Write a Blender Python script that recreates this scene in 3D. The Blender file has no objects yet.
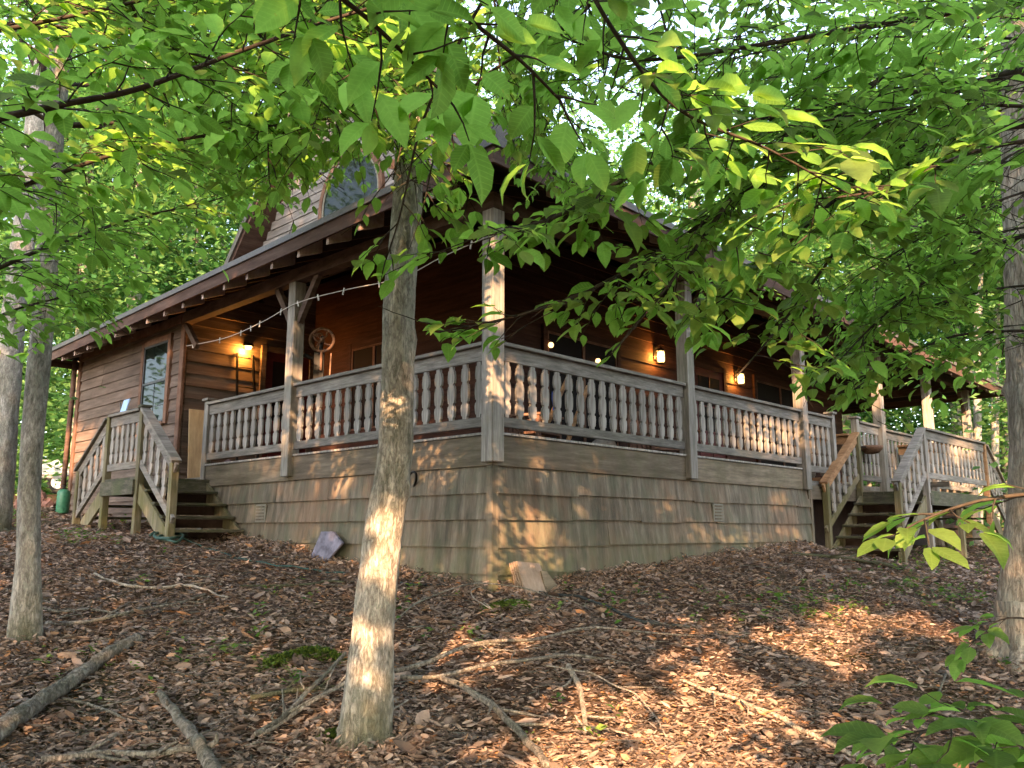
import bpy, math, random
import numpy as np
from mathutils import Matrix, Vector
random.seed(7)
RNG = np.random.default_rng(7)
SC = bpy.context.scene
COL = SC.collection
R = math.radians

# ------------------------------------------------------------------ survey of the photograph
F = 840.0
PITCH = math.atan(147.0 / F)
CP, SP = math.cos(PITCH), math.sin(PITCH)
EYE = 1.6
AZ = R(-46.1)
AX = np.array([math.sin(AZ), math.cos(AZ)])          # along the left porch front
BX = np.array([math.cos(AZ), -math.sin(AZ)])         # along the right porch front


def ray(u, v):
    x = u - 512.0; y = 384.0 - v
    return np.array([x, F * CP - y * SP, F * SP + y * CP])


_r = ray(492, 590)
CN = _r[:2] / _r[1] * 8.35                           # the near corner of the porch


def onA(u, v, t=0.0):
    r = ray(u, v); k = (t + CN @ BX) / (r[:2] @ BX)
    p = r * k; d = p[:2] - CN
    return (t, float(d @ AX), EYE + p[2])            # local x, y, z of the cabin


def onB(u, v, s=0.0):
    r = ray(u, v); k = (s + CN @ AX) / (r[:2] @ AX)
    p = r * k; d = p[:2] - CN
    return (float(d @ BX), s, EYE + p[2])


def W(x, y, z=0.0):
    p = CN + x * BX + y * AX
    return np.array([p[0], p[1], z])


def at(u, v, d):
    r = ray(u, v); k = d / r[1]
    return np.array([r[0] * k, d, EYE + r[2] * k])


def project(P):
    P = np.atleast_2d(P); z = P[:, 2] - EYE
    dep = P[:, 1] * CP + z * SP
    y = -P[:, 1] * SP + z * CP
    dd = np.where(dep > 0.05, dep, 0.05)
    return 512 + F * P[:, 0] / dd, 384 - F * y / dd, dep


# ------------------------------------------------------------------ terrain
def _w(x, y, z):
    p = W(x, y); return (p[0], p[1], z)


ANCH = np.array([
    (0, 0, -.02), (0, -8, -.5), (-8, -6, -.3), (8, -6, -.5), (-.9, 5.2, .36), (.5, 5.0, .30), (2.0, 5.2, .28), (-2.6, 5.4, .36),
    (-4.0, 7.2, .70), (4.3, 7.5, .50), (-7, 7.2, .75), (9, 8, .55),
    _w(0, 0, 1.00), _w(0, 1.25, 1.10), _w(0, 2.8, 1.25), _w(0, 4.6, 1.42), _w(-1.1, 4.7, 1.45), _w(-1.1, 6, 1.56), _w(-1.1, 8.1, 1.66),
    _w(0, 12, 2.05), _w(2, 0, 1.12), _w(5.1, 0, 1.29), _w(7.1, 0, 1.35), _w(7.5, -1.2, 1.12), _w(9, -1.2, 1.08), _w(12.3, -1.2, 1.22),
    _w(5, 5, 1.5), _w(14, 3, 1.35), _w(8, 10, 1.9), _w(16, 0, 1.3), _w(-6, 14, 1.6), _w(0, 18, 2.4), (-14, 22, 2.5), (-24, 30, 2.9),
    (0, 34, 2.2), (16, 24, 1.5), (28, 34, 1.4), (-30, 6, 1.6), (30, 6, .7), (30, -20, -1.0), (-30, -20, -.3), (0, -30, -1.0), (12, 14, 1.05), (18, 16, 1.2)])


def _k(r2):
    return np.where(r2 > 1e-9, r2 * np.log(r2 + 1e-12), 0.0)


def _fit():
    n = len(ANCH); X = ANCH[:, :2]
    d2 = ((X[:, None] - X[None]) ** 2).sum(-1)
    K = _k(d2) + np.eye(n) * 0.6
    Pm = np.c_[np.ones(n), X]
    M = np.zeros((n + 3, n + 3)); M[:n, :n] = K; M[:n, n:] = Pm; M[n:, :n] = Pm.T
    return np.linalg.solve(M, np.r_[ANCH[:, 2], 0, 0, 0])


TPS = _fit()


def ground_z(x, y):
    x = np.clip(np.asarray(x, float), -32, 32); y = np.clip(np.asarray(y, float), -30, 36)
    sh = x.shape; q = np.c_[x.ravel(), y.ravel()]
    out = np.empty(len(q))
    for i in range(0, len(q), 20000):
        b = q[i:i + 20000]
        d2 = ((b[:, None] - ANCH[None, :, :2]) ** 2).sum(-1)
        out[i:i + 20000] = _k(d2) @ TPS[:len(ANCH)] + TPS[len(ANCH)] + b @ TPS[len(ANCH) + 1:]
    bump = (.025 * np.sin(q[:, 0] * 2.3 + 1) * np.sin(q[:, 1] * 1.9) + .018 * np.sin(q[:, 0] * 5.1 + q[:, 1] * 3.3) +
            .012 * np.sin(q[:, 0] * 9.7 - q[:, 1] * 8.1) * np.sin(q[:, 1] * 6.7 + 2))
    return (out + bump).reshape(sh)


def gz(x, y):
    return float(ground_z(np.array([x]), np.array([y]))[0])


def gpos(u, v, lift=0.0):
    r = ray(u, v); r = r / r[1]
    ds = np.linspace(2.0, 40, 1500)
    dz = EYE + r[2] * ds - ground_z(r[0] * ds, ds)
    i = np.argmax(dz < 0)
    d = ds[i] if dz[i] < 0 else 30.0
    return np.array([r[0] * d, d, gz(r[0] * d, d) + lift])


# ------------------------------------------------------------------ mesh building
class MB:
    def __init__(self):
        self.v = []; self.f = []; self.r = []

    def add(self, vs, fs, rnd=None):
        o = len(self.v); rnd = random.random() if rnd is None else rnd
        self.v.extend([tuple(map(float, p)) for p in vs])
        for f in fs:
            self.f.append(tuple(i + o for i in f)); self.r.append(rnd)

    def box(self, a, b, rnd=None):
        x0, y0, z0 = (min(a[i], b[i]) for i in range(3)); x1, y1, z1 = (max(a[i], b[i]) for i in range(3))
        self.add([(x0, y0, z0), (x1, y0, z0), (x1, y1, z0), (x0, y1, z0), (x0, y0, z1), (x1, y0, z1), (x1, y1, z1), (x0, y1, z1)],
                 [(0, 3, 2, 1), (4, 5, 6, 7), (0, 1, 5, 4), (1, 2, 6, 5), (2, 3, 7, 6), (3, 0, 4, 7)], rnd)

    def bar(self, p, q, w, h, up=(0, 0, 1), rnd=None):
        """square bar from p to q, w across, h along up"""
        p, q, up = np.array(p, float), np.array(q, float), np.array(up, float)
        d = (q - p) / np.linalg.norm(q - p); s = np.cross(d, up); s /= np.linalg.norm(s); u = np.cross(s, d)
        vs = []
        for c in (p, q):
            for i, j in ((-1, -1), (1, -1), (1, 1), (-1, 1)):
                vs.append(c + s * i * w / 2 + u * j * h / 2)
        self.add(vs, [(3, 2, 1, 0), (4, 5, 6, 7), (0, 1, 5, 4), (1, 2, 6, 5), (2, 3, 7, 6), (3, 0, 4, 7)], rnd)

    def hexa(self, vs, rnd=None):
        """eight corners ordered like box()"""
        self.add(vs, [(0, 3, 2, 1), (4, 5, 6, 7), (0, 1, 5, 4), (1, 2, 6, 5), (2, 3, 7, 6), (3, 0, 4, 7)], rnd)

    def tube(self, pts, rad, n=8, lump=0.0, seed=0, cap=True, rnd=None):
        pts = [np.array(p, float) for p in pts]; m = len(pts)
        rad = [rad] * m if np.isscalar(rad) else list(rad)
        rg = np.random.default_rng(seed)
        vs = []; prev = None
        for i, p in enumerate(pts):
            d = pts[min(i + 1, m - 1)] - pts[max(i - 1, 0)]; d = d / (np.linalg.norm(d) + 1e-12)
            if prev is None:
                ref = np.array([1., 0, 0]) if abs(d[0]) < .8 else np.array([0, 1., 0])
                s = np.cross(d, ref)
            else:
                s = prev - d * (prev @ d)
            s /= np.linalg.norm(s); prev = s; t = np.cross(d, s)
            for k in range(n):
                a = 2 * math.pi * k / n
                rr = rad[i] * (1 + lump * rg.uniform(-1, 1))
                vs.append(p + rr * (math.cos(a) * s + math.sin(a) * t))
        fs = [(i * n + k, i * n + (k + 1) % n, (i + 1) * n + (k + 1) % n, (i + 1) * n + k) for i in range(m - 1) for k in range(n)]
        if cap:
            fs += [tuple(range(n))[::-1], tuple((m - 1) * n + k for k in range(n))]
        self.add(vs, fs, rnd)

    def lathe(self, prof, n=16, c=(0, 0, 0), rnd=None):
        vs = []; m = len(prof)
        for r, z in prof:
            for k in range(n):
                a = 2 * math.pi * k / n
                vs.append((c[0] + r * math.cos(a), c[1] + r * math.sin(a), c[2] + z))
        fs = [(i * n + k, i * n + (k + 1) % n, (i + 1) * n + (k + 1) % n, (i + 1) * n + k) for i in range(m - 1) for k in range(n)]
        fs += [tuple(range(n))[::-1], tuple((m - 1) * n + k for k in range(n))]
        self.add(vs, fs, rnd)

    def torus(self, c, r, t, ax, ay, n=28, m=8, rnd=None):
        c, ax, ay = (np.array(q, float) for q in (c, ax, ay)); nz = np.cross(ax, ay); vs = []
        for i in range(n):
            a = 2 * math.pi * i / n; d = ax * math.cos(a) + ay * math.sin(a)
            for j in range(m):
                b = 2 * math.pi * j / m
                vs.append(c + d * (r + t * math.cos(b)) + nz * t * math.sin(b))
        self.add(vs, [(i * m + j, ((i + 1) % n) * m + j, ((i + 1) % n) * m + (j + 1) % m, i * m + (j + 1) % m) for i in range(n) for j in range(m)], rnd)

    def prism(self, poly, ax, ay, az, org, depth, rnd=None):
        """poly (2d) in the plane ax, ay at org, extruded along az by depth"""
        ax, ay, az, org = (np.array(q, float) for q in (ax, ay, az, org)); n = len(poly)
        vs = [org + ax * p[0] + ay * p[1] for p in poly] + [org + ax * p[0] + ay * p[1] + az * depth for p in poly]
        fs = [tuple(range(n))[::-1], tuple(range(n, 2 * n))] + [(i, (i + 1) % n, n + (i + 1) % n, n + i) for i in range(n)]
        self.add(vs, fs, rnd)

    def build(self, name, mat, parent=None, smooth=False, bevel=0.0, org=None):
        me = bpy.data.meshes.new(name)
        v = np.array(self.v)
        if org is not None: v = v - np.array(org)
        me.from_pydata([tuple(p) for p in v], [], self.f)
        at_ = me.attributes.new('rnd', 'FLOAT', 'FACE'); at_.data.foreach_set('value', np.array(self.r, dtype=np.float32))
        me.materials.append(mat)
        if smooth: me.polygons.foreach_set('use_smooth', [True] * len(me.polygons))
        me.update()
        return link(name, me, parent, bevel, org)


def link(name, me, parent=None, bevel=0.0, org=None):
    o = bpy.data.objects.new(name, me); COL.objects.link(o)
    if parent is not None: o.parent = parent
    if org is not None: o.location = org
    if bevel:
        m = o.modifiers.new('bevel', 'BEVEL'); m.width = bevel; m.segments = 1; m.limit_method = 'ANGLE'
    return o


def np_mesh(name, V, Fc, mat, rnd=None, uv=None, smooth=False, parent=None):
    """V (n,3); Fc (m,k) of one face size"""
    me = bpy.data.meshes.new(name); n, k = len(Fc), Fc.shape[1]
    me.vertices.add(len(V)); me.vertices.foreach_set('co', V.astype(np.float32).ravel())
    me.loops.add(n * k); me.loops.foreach_set('vertex_index', Fc.astype(np.int32).ravel())
    me.polygons.add(n); me.polygons.foreach_set('loop_start', np.arange(0, n * k, k, dtype=np.int32))
    if smooth: me.polygons.foreach_set('use_smooth', np.ones(n, dtype=bool))
    me.update(calc_edges=True)
    if rnd is not None:
        a = me.attributes.new('rnd', 'FLOAT', 'FACE'); a.data.foreach_set('value', rnd.astype(np.float32))
    if uv is not None:
        l = me.uv_layers.new(name='UVMap'); l.data.foreach_set('uv', uv[Fc.ravel()].astype(np.float32).ravel())
    me.materials.append(mat)
    return link(name, me, parent)


def tag(o, label, cat, group=None, kind=None):
    if label: o['label'] = label
    if cat: o['category'] = cat
    if group: o['group'] = group
    if kind: o['kind'] = kind
    return o


def thing(name, label, cat, loc=(0, 0, 0), rz=0.0, group=None):
    o = bpy.data.objects.new(name, None); COL.objects.link(o)
    o.location = tuple(map(float, loc)); o.rotation_euler = (0, 0, rz); o.empty_display_size = .2
    return tag(o, label, cat, group)


# ------------------------------------------------------------------ materials
class NT:
    def __init__(self, name):
        self.m = bpy.data.materials.new(name); self.m.use_nodes = True
        self.t = self.m.node_tree; self.t.nodes.clear()
        self.out = self.n('ShaderNodeOutputMaterial')

    def n(self, typ, **kw):
        nd = self.t.nodes.new(typ)
        for k, v in kw.items(): setattr(nd, k, v)
        return nd

    def l(self, a, b): self.t.links.new(a, b)

    def coord(self, scale, kind='Object'):
        c = self.n('ShaderNodeTexCoord'); mp = self.n('ShaderNodeMapping'); mp.inputs['Scale'].default_value = scale
        self.l(c.outputs[kind], mp.inputs['Vector']); return mp.outputs[0]

    def noise(self, vec, scale, detail=4, rough=.6):
        t = self.n('ShaderNodeTexNoise'); t.inputs['Scale'].default_value = scale; t.inputs['Detail'].default_value = detail
        t.inputs['Roughness'].default_value = rough; self.l(vec, t.inputs['Vector']); return t.outputs['Fac']

    def ramp(self, fac, stops, interp='LINEAR'):
        r = self.n('ShaderNodeValToRGB'); r.color_ramp.interpolation = interp
        e = r.color_ramp.elements
        while len(e) < len(stops): e.new(.5)
        for el, (p, c) in zip(e, stops):
            el.position = p; el.color = (c, c, c, 1) if np.isscalar(c) else (*c, 1)
        self.l(fac, r.inputs[0]); return r.outputs[0]

    def mix(self, fac, a, b, mode='MIX'):
        m = self.n('ShaderNodeMix', data_type='RGBA', blend_type=mode)
        for s, v in ((0, fac), (6, a), (7, b)):
            if isinstance(v, (int, float)): m.inputs[s].default_value = v
            elif isinstance(v, tuple): m.inputs[s].default_value = (*v, 1)
            else: self.l(v, m.inputs[s])
        return m.outputs[2]

    def math(self, op, a, b=0.0):
        m = self.n('ShaderNodeMath', operation=op)
        for i, v in enumerate((a, b)):
            if isinstance(v, (int, float)): m.inputs[i].default_value = v
            else: self.l(v, m.inputs[i])
        return m.outputs[0]

    def attr(self, name='rnd'):
        a = self.n('ShaderNodeAttribute', attribute_name=name); return a.outputs['Fac']

    def bump(self, h, strength=.3, dist=.01):
        b = self.n('ShaderNodeBump'); b.inputs['Strength'].default_value = strength; b.inputs['Distance'].default_value = dist
        self.l(h, b.inputs['Height']); return b.outputs[0]

    def bsdf(self, color, rough=.8, normal=None, spec=.25, **kw):
        b = self.n('ShaderNodeBsdfPrincipled')
        if isinstance(color, tuple): b.inputs['Base Color'].default_value = (*color, 1)
        else: self.l(color, b.inputs['Base Color'])
        if isinstance(rough, (int, float)): b.inputs['Roughness'].default_value = rough
        else: self.l(rough, b.inputs['Roughness'])
        b.inputs['Specular IOR Level'].default_value = spec
        if normal is not None: self.l(normal, b.inputs['Normal'])
        for k, v in kw.items(): b.inputs[k.replace('_', ' ')].default_value = v
        return b.outputs[0]

    def done(self, sh):
        self.l(sh, self.out.inputs['Surface']); return self.m


def wood(name, c0, c1, c2, sx, sz, moss=0.0, rough=.85, mosscol=(.06, .075, .025), patch=.35):
    """weathered wood; sx/sz set the grain direction (big = fine across that axis)"""
    t = NT(name)
    g = t.noise(t.coord((sx, sx, sz)), 1.0, 6, .65)
    big = t.noise(t.coord((1.3, 1.3, 1.3)), 1.0, 4, .6)
    col = t.ramp(g, [(.28, c0), (.5, c1), (.74, c2)])
    a = t.attr()
    col = t.mix(.55, col, t.ramp(a, [(0, .55), (.5, .85), (1, 1.25)]), 'MULTIPLY')
    col = t.mix(t.math('MULTIPLY', t.ramp(big, [(.42, 0.), (.68, 1.)]), patch), col, c0)
    fine = t.noise(t.coord((sx * 5, sx * 5, sz * 3)), 1.0, 3, .7)
    col = t.mix(.35, col, t.ramp(fine, [(.3, .5), (.7, 1.2)]), 'MULTIPLY')
    if moss:
        mz = t.noise(t.coord((2.1, 2.1, 1.1)), 1.3, 5, .7)
        col = t.mix(t.math('MULTIPLY', t.ramp(mz, [(.45, 0.), (.65, 1.)]), moss), col, mosscol)
    return t.done(t.bsdf(col, rough, t.bump(g, .35, .012), .2))


M = {}
M['grey'] = wood('weathered grey wood', (.115, .104, .092), (.26, .236, .21), (.43, .395, .355), 30, 2.2, .25)
M['rail'] = wood('grey rail wood', (.085, .076, .066), (.18, .162, .142), (.30, .275, .245), 3, 30, .15)
M['step'] = wood('mossy step wood', (.035, .034, .025), (.085, .078, .055), (.17, .15, .115), 4, 18, .5)
M['steppost'] = wood('mossy post wood', (.07, .062, .035), (.15, .13, .08), (.26, .23, .16), 24, 2, .65, mosscol=(.09, .085, .018))
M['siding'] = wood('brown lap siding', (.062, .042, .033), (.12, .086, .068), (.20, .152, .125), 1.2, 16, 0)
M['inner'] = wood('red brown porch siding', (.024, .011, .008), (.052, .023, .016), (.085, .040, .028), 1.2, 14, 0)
M['skirt'] = wood('grey green skirt shingles', (.05, .046, .034), (.135, .122, .092), (.25, .222, .172), 11, .7, .55, mosscol=(.085, .095, .055), patch=.5)
def skirtmat():
    t = NT('grey green skirt shingles')
    g = t.noise(t.coord((9, 9, .55)), 1.0, 6, .62); fine = t.noise(t.coord((70, 70, 3)), 1.0, 3, .7)
    col = t.ramp(g, [(.22, (.065, .054, .040)), (.5, (.16, .132, .098)), (.78, (.29, .25, .195))])
    a = t.attr(); col = t.mix(.6, col, t.ramp(a, [(0, .5), (.5, .9), (1, 1.3)]), 'MULTIPLY')
    col = t.mix(.3, col, t.ramp(fine, [(.3, .5), (.7, 1.3)]), 'MULTIPLY')
    b1 = t.noise(t.coord((1.1, 1.1, .7)), 1.0, 5, .65); b2 = t.noise(t.coord((2.3, 2.3, 1.2)), 1.3, 5, .7); b3 = t.noise(t.coord((5, 5, .9)), 1.0, 5, .7)
    col = t.mix(t.math('MULTIPLY', t.ramp(b1, [(.46, 0.), (.62, 1.)]), .6), col, t.mix(.6, col, (.23, .125, .07)))
    col = t.mix(t.math('MULTIPLY', t.ramp(b2, [(.48, 0.), (.64, 1.)]), .55), col, (.10, .115, .075))
    col = t.mix(t.math('MULTIPLY', t.ramp(b3, [(.5, 0.), (.68, 1.)]), .75), col, (.05, .045, .035)); col = t.mix(1.0, col, (.86, .86, .86), 'MULTIPLY')
    sp = t.n('ShaderNodeSeparateXYZ'); t.l(t.coord((1, 1, 1)), sp.inputs[0])
    low = t.math('MULTIPLY', t.ramp(t.math('MULTIPLY', sp.outputs[2], .4), [(.44, 1.), (.68, 0.)]), t.ramp(t.noise(t.coord((3, 3, 1.5)), 1.4, 5, .7), [(.38, 0.), (.6, 1.)]))
    col = t.mix(t.math('MULTIPLY', low, .7), col, (.085, .10, .05))
    return t.done(t.bsdf(col, .88, t.bump(t.math('ADD', g, fine), .4, .012), .15))


M['skirt'] = skirtmat()
M['rim'] = wood('weathered rim board', (.075, .057, .039), (.155, .122, .086), (.25, .205, .15), 1.3, 14, .25, patch=.6)
M['gable'] = wood('silvered gable siding', (.085, .075, .07), (.17, .155, .147), (.27, .25, .24), 1.2, 15, 0)
M['fascia'] = wood('brown fascia', (.045, .025, .018), (.095, .055, .042), (.15, .10, .08), 1.5, 14, 0)
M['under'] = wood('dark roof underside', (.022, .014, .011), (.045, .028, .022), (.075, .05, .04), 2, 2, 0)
M['tail'] = wood('pale lit rafter tails', (.20, .14, .12), (.34, .26, .23), (.45, .36, .32), 6, 6, 0)  # paler than the rafters: the light on their ends is put into the colour
M['beam'] = wood('dark beam', (.045, .028, .02), (.09, .06, .045), (.14, .10, .08), 3, 12, 0)
M['doorred'] = wood('dark red door paint', (.05, .008, .008), (.085, .014, .014), (.12, .025, .02), 3, 8, 0, .5)
M['frame'] = wood('brown window frame', (.07, .035, .022), (.14, .075, .05), (.2, .12, .085), 5, 5, 0)
M['ply'] = wood('pale plywood', (.33, .23, .13), (.46, .34, .2), (.55, .43, .28), 10, 1.5, 0)
M['tanwood'] = wood('newer tan rail wood', (.16, .085, .045), (.30, .17, .085), (.40, .25, .14), 4, 18, 0)  # orange-tan wood for some rails, one post and the leaning sticks


def simple(name, col, rough=.6, spec=.3, metal=0.0, ns=20, amt=.3):
    t = NT(name); n = t.noise(t.coord((1, 1, 1)), ns, 4)
    c = t.mix(amt, col, t.ramp(n, [(.3, .35), (.7, 1.5)]), 'MULTIPLY')
    return t.done(t.bsdf(c, rough, t.bump(n, .15, .004), spec, Metallic=metal))


M['iron'] = simple('black iron', (.012, .011, .010), .5, .4, .6)
M['rust'] = simple('rusty iron', (.17, .095, .06), .75, .3, .3, 30, .6)
M['green'] = simple('green enamel', (.03, .13, .07), .45, .4, 0, 14, .5)
M['hosegreen'] = simple('green hose rubber', (.022, .055, .042), .6)
M['hoseblack'] = simple('dark hose rubber', (.022, .026, .024), .5)
M['slate'] = simple('purple grey slate', (.165, .155, .195), .85, .15, 0, 7, .9)
M['cardboard'] = wood('faded brown panel', (.19, .13, .09), (.28, .205, .15), (.36, .275, .21), 6, 3, 0)
M['white'] = simple('faded plastic', (.46, .45, .42), .5)
M['cord'] = simple('pale cord', (.45, .42, .38), .7)
M['signblue'] = simple('blue white sign', (.32, .45, .66), .5, .3, 0, 5, .3)
M['stone'] = simple('red brown stone', (.20, .105, .085), .9, .1, 0, 9, .6)
M['pot'] = simple('grey clay', (.27, .24, .20), .9, .1, 0, 25, .5)
M['blue'] = simple('blue fabric', (.06, .11, .42), .8)
M['tin'] = simple('truck paint', (.20, .21, .225), .35, .5, .2, 4, .15)
M['darktin'] = simple('dark trim', (.05, .05, .055), .5)
M['tyre'] = simple('tyre rubber', (.015, .015, .015), .85)
M['vent'] = simple('faded vent plastic', (.15, .14, .11), .7)
M['trimgrey'] = simple('weathered drip edge', (.085, .07, .062), .5, .4, .2, 30, .5)


def glass_mat(nm='window glass', spec=.16):
    t = NT(nm); n = t.noise(t.coord((1, 1, 1)), 2.0, 2)
    return t.done(t.bsdf((.010, .014, .011), .04, t.bump(n, .05, .01), spec))


M['glass'] = glass_mat()
M['glassdark'] = simple('shaded porch glass', (.010, .008, .008), .6, .05, 0, 3, .2)


def shingle_roof():
    t = NT('asphalt roof shingles'); n = t.noise(t.coord((1, 1, 1)), 60, 3); b = t.n('ShaderNodeTexBrick')
    t.l(t.coord((3, 3, 3)), b.inputs['Vector'])
    c = t.mix(.6, t.ramp(n, [(.3, (.03, .028, .026)), (.7, (.085, .078, .07))]), b.outputs['Color'], 'MULTIPLY')
    return t.done(t.bsdf(c, .95, t.bump(n, .4, .01), .1))


M['roof'] = shingle_roof()


def emit(name, col, s):
    t = NT(name); e = t.n('ShaderNodeEmission'); e.inputs[0].default_value = (*col, 1); e.inputs[1].default_value = s
    return t.done(e.outputs[0])


M['lampglow'] = emit('lit lamp glass', (1, .55, .17), 1.1)
M['glintglow'] = emit('lit globe', (1, .5, .2), .55)  # glow that stands for the warm glints in the porch window


def bark(name, c0, c1, c2, moss=.3, stretch=.35, sc=16, lich=.45):
    t = NT(name)
    v = t.coord((1, 1, stretch)); fur = t.coord((1, 1, stretch * .85))
    g = t.noise(v, sc * 1.6, 8, .72); f = t.noise(fur, sc * 2.6, 5, .6); f2 = t.noise(fur, sc * 1.1, 4, .55); big = t.noise(t.coord((1, 1, .6)), 2.6, 5, .6)
    ridge = t.math('ABSOLUTE', t.math('SUBTRACT', f, .5)); crack = t.ramp(ridge, [(0, 0.), (.075, 1.)])
    col = t.ramp(g, [(.3, c0), (.5, c1), (.7, c2)])
    col = t.mix(.6, col, t.ramp(crack, [(0, .4), (1, 1.08)]), 'MULTIPLY')
    col = t.mix(.6, col, t.ramp(f2, [(.35, .5), (.62, 1.2)]), 'MULTIPLY')
    li = t.noise(t.coord((1, 1, .8)), 9, 7, .78)
    col = t.mix(t.math('MULTIPLY', t.ramp(li, [(.53, 0.), (.60, 1.)]), lich), col, (.33, .345, .29))
    if moss:
        col = t.mix(t.math('MULTIPLY', t.ramp(big, [(.45, 0.), (.60, 1.)]), moss), col, (.06, .072, .034))
    if moss >= .3:
        spz = t.n('ShaderNodeSeparateXYZ'); t.l(t.coord((1, 1, 1)), spz.inputs[0])
        foot = t.math('MULTIPLY', t.ramp(spz.outputs[2], [(.05, 1.), (.55, 0.)]), t.ramp(t.noise(t.coord((1, 1, .5)), 6, 5, .7), [(.35, .2), (.6, 1.)]))
        col = t.mix(t.math('MULTIPLY', foot, .85), col, (.075, .075, .042))
    h = t.math('ADD', t.math('MULTIPLY', crack, .5), t.math('ADD', g, f2))
    return t.done(t.bsdf(col, .92, t.bump(h, .9, .014), .12))


M['bark'] = bark('grey forest bark', (.19, .17, .142), (.36, .33, .285), (.52, .48, .425), .32)
M['barkpale'] = bark('pale bark', (.22, .20, .18), (.36, .34, .31), (.50, .48, .45), .05, .5, 9, .3)
M['barkdark'] = bark('brown shaggy bark', (.17, .14, .108), (.33, .28, .225), (.49, .43, .36), .1, .2, 11, .35)
M['twig'] = simple('dark twig bark', (.045, .036, .028), .9, .1, 0, 40, .5)
M['deadwood'] = bark('grey dead wood', (.10, .085, .07), (.21, .185, .155), (.33, .30, .26), .25, .25, 22, .3)
M['palewood'] = bark('bleached dead wood', (.24, .20, .155), (.38, .325, .26), (.50, .44, .365), .05, .2, 24, .2)
M['mosswood'] = bark('mossy dead wood', (.055, .06, .035), (.12, .115, .075), (.20, .18, .135), .7, .3, 18, .2)


def leafmat(name, dark, mid, lite, trans=.5, tint=(1.9, 1.7, .8), veins=False, spec=.14, rough=.55):
    t = NT(name); a = t.attr()
    col = t.ramp(a, [(0, dark), (.5, mid), (1, lite)])
    if veins:
        uv = t.n('ShaderNodeUVMap'); sp = t.n('ShaderNodeSeparateXYZ'); t.l(uv.outputs[0], sp.inputs[0])
        side = t.math('ABSOLUTE', sp.outputs[1])
        w = t.math('SINE', t.math('MULTIPLY', t.math('SUBTRACT', sp.outputs[0], t.math('MULTIPLY', side, .55)), 62.0))
        vein = t.math('MAXIMUM', t.ramp(w, [(.80, 0.), (.99, 1.)]), t.ramp(side, [(.0, 1.), (.035, 0.)]))
        col = t.mix(t.math('MULTIPLY', vein, .38), col, lite)
        sp_ = t.noise(t.coord((1, 1, 1)), 38, 4, .7)
        col = t.mix(t.ramp(sp_, [(.66, 0.), (.72, .7)]), col, (.16, .12, .03)); col = t.mix(.35, col, t.ramp(sp_, [(.3, .6), (.7, 1.3)]), 'MULTIPLY')
    d = t.bsdf(col, rough, None, spec)
    tr = t.n('ShaderNodeBsdfTranslucent'); t.l(t.mix(1.0, col, tint, 'MULTIPLY'), tr.inputs[0])
    mx = t.n('ShaderNodeMixShader'); mx.inputs[0].default_value = trans
    t.l(d, mx.inputs[1]); t.l(tr.outputs[0], mx.inputs[2])
    return t.done(mx.outputs[0])


M['leafnear'] = leafmat('beech leaves', (.066, .116, .026), (.115, .195, .045), (.18, .275, .072), .62, tint=(2.45, 2.7, 1.6), veins=True)
M['leaf'] = leafmat('forest leaves', (.032, .07, .02), (.092, .19, .055), (.17, .29, .095), .5, tint=(1.65, 1.9, 1.5))
M['leafshade'] = leafmat('upper leaves', (.04, .085, .015), (.07, .14, .024), (.11, .18, .035), .5)
M['leaflow'] = leafmat('ground plants', (.04, .09, .02), (.075, .15, .03), (.15, .22, .05), .4)
M['mosscover'] = leafmat('moss', (.025, .05, .008), (.05, .085, .013), (.10, .13, .02), .2)


def littermat():
    t = NT('dry leaf litter'); a = t.attr()
    col = t.ramp(a, [(0, (.07, .051, .041)), (.25, (.16, .116, .09)), (.5, (.235, .172, .135)), (.75, (.31, .232, .185)), (.88, (.385, .295, .235)), (1, (.36, .17, .065))])
    n = t.noise(t.coord((1, 1, 1)), 45, 3)
    col = t.mix(.4, col, t.ramp(n, [(.3, .6), (.7, 1.3)]), 'MULTIPLY')
    d = t.bsdf(col, .75, None, .2)
    tr = t.n('ShaderNodeBsdfTranslucent'); t.l(t.mix(1., col, (1.2, .8, .5), 'MULTIPLY'), tr.inputs[0])
    mx = t.n('ShaderNodeMixShader'); mx.inputs[0].default_value = .15
    t.l(d, mx.inputs[1]); t.l(tr.outputs[0], mx.inputs[2])
    return t.done(mx.outputs[0])


M['litter'] = littermat()


def soilmat():
    t = NT('forest soil'); v = t.coord((1, 1, 1))
    n = t.noise(v, 14, 8, .7); b = t.noise(v, .45, 4, .6); f = t.noise(v, 60, 4, .7)
    col = t.ramp(n, [(.3, (.035, .022, .015)), (.5, (.085, .053, .037)), (.7, (.17, .108, .078))])
    col = t.mix(t.math('MULTIPLY', t.ramp(b, [(.5, 0.), (.66, 1.)]), .45), col, (.06, .075, .025))
    col = t.mix(.5, col, t.ramp(f, [(.3, .5), (.7, 1.4)]), 'MULTIPLY')
    return t.done(t.bsdf(col, .95, t.bump(t.math('ADD', n, f), .9, .04), .1))


M['soil'] = soilmat()

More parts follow.
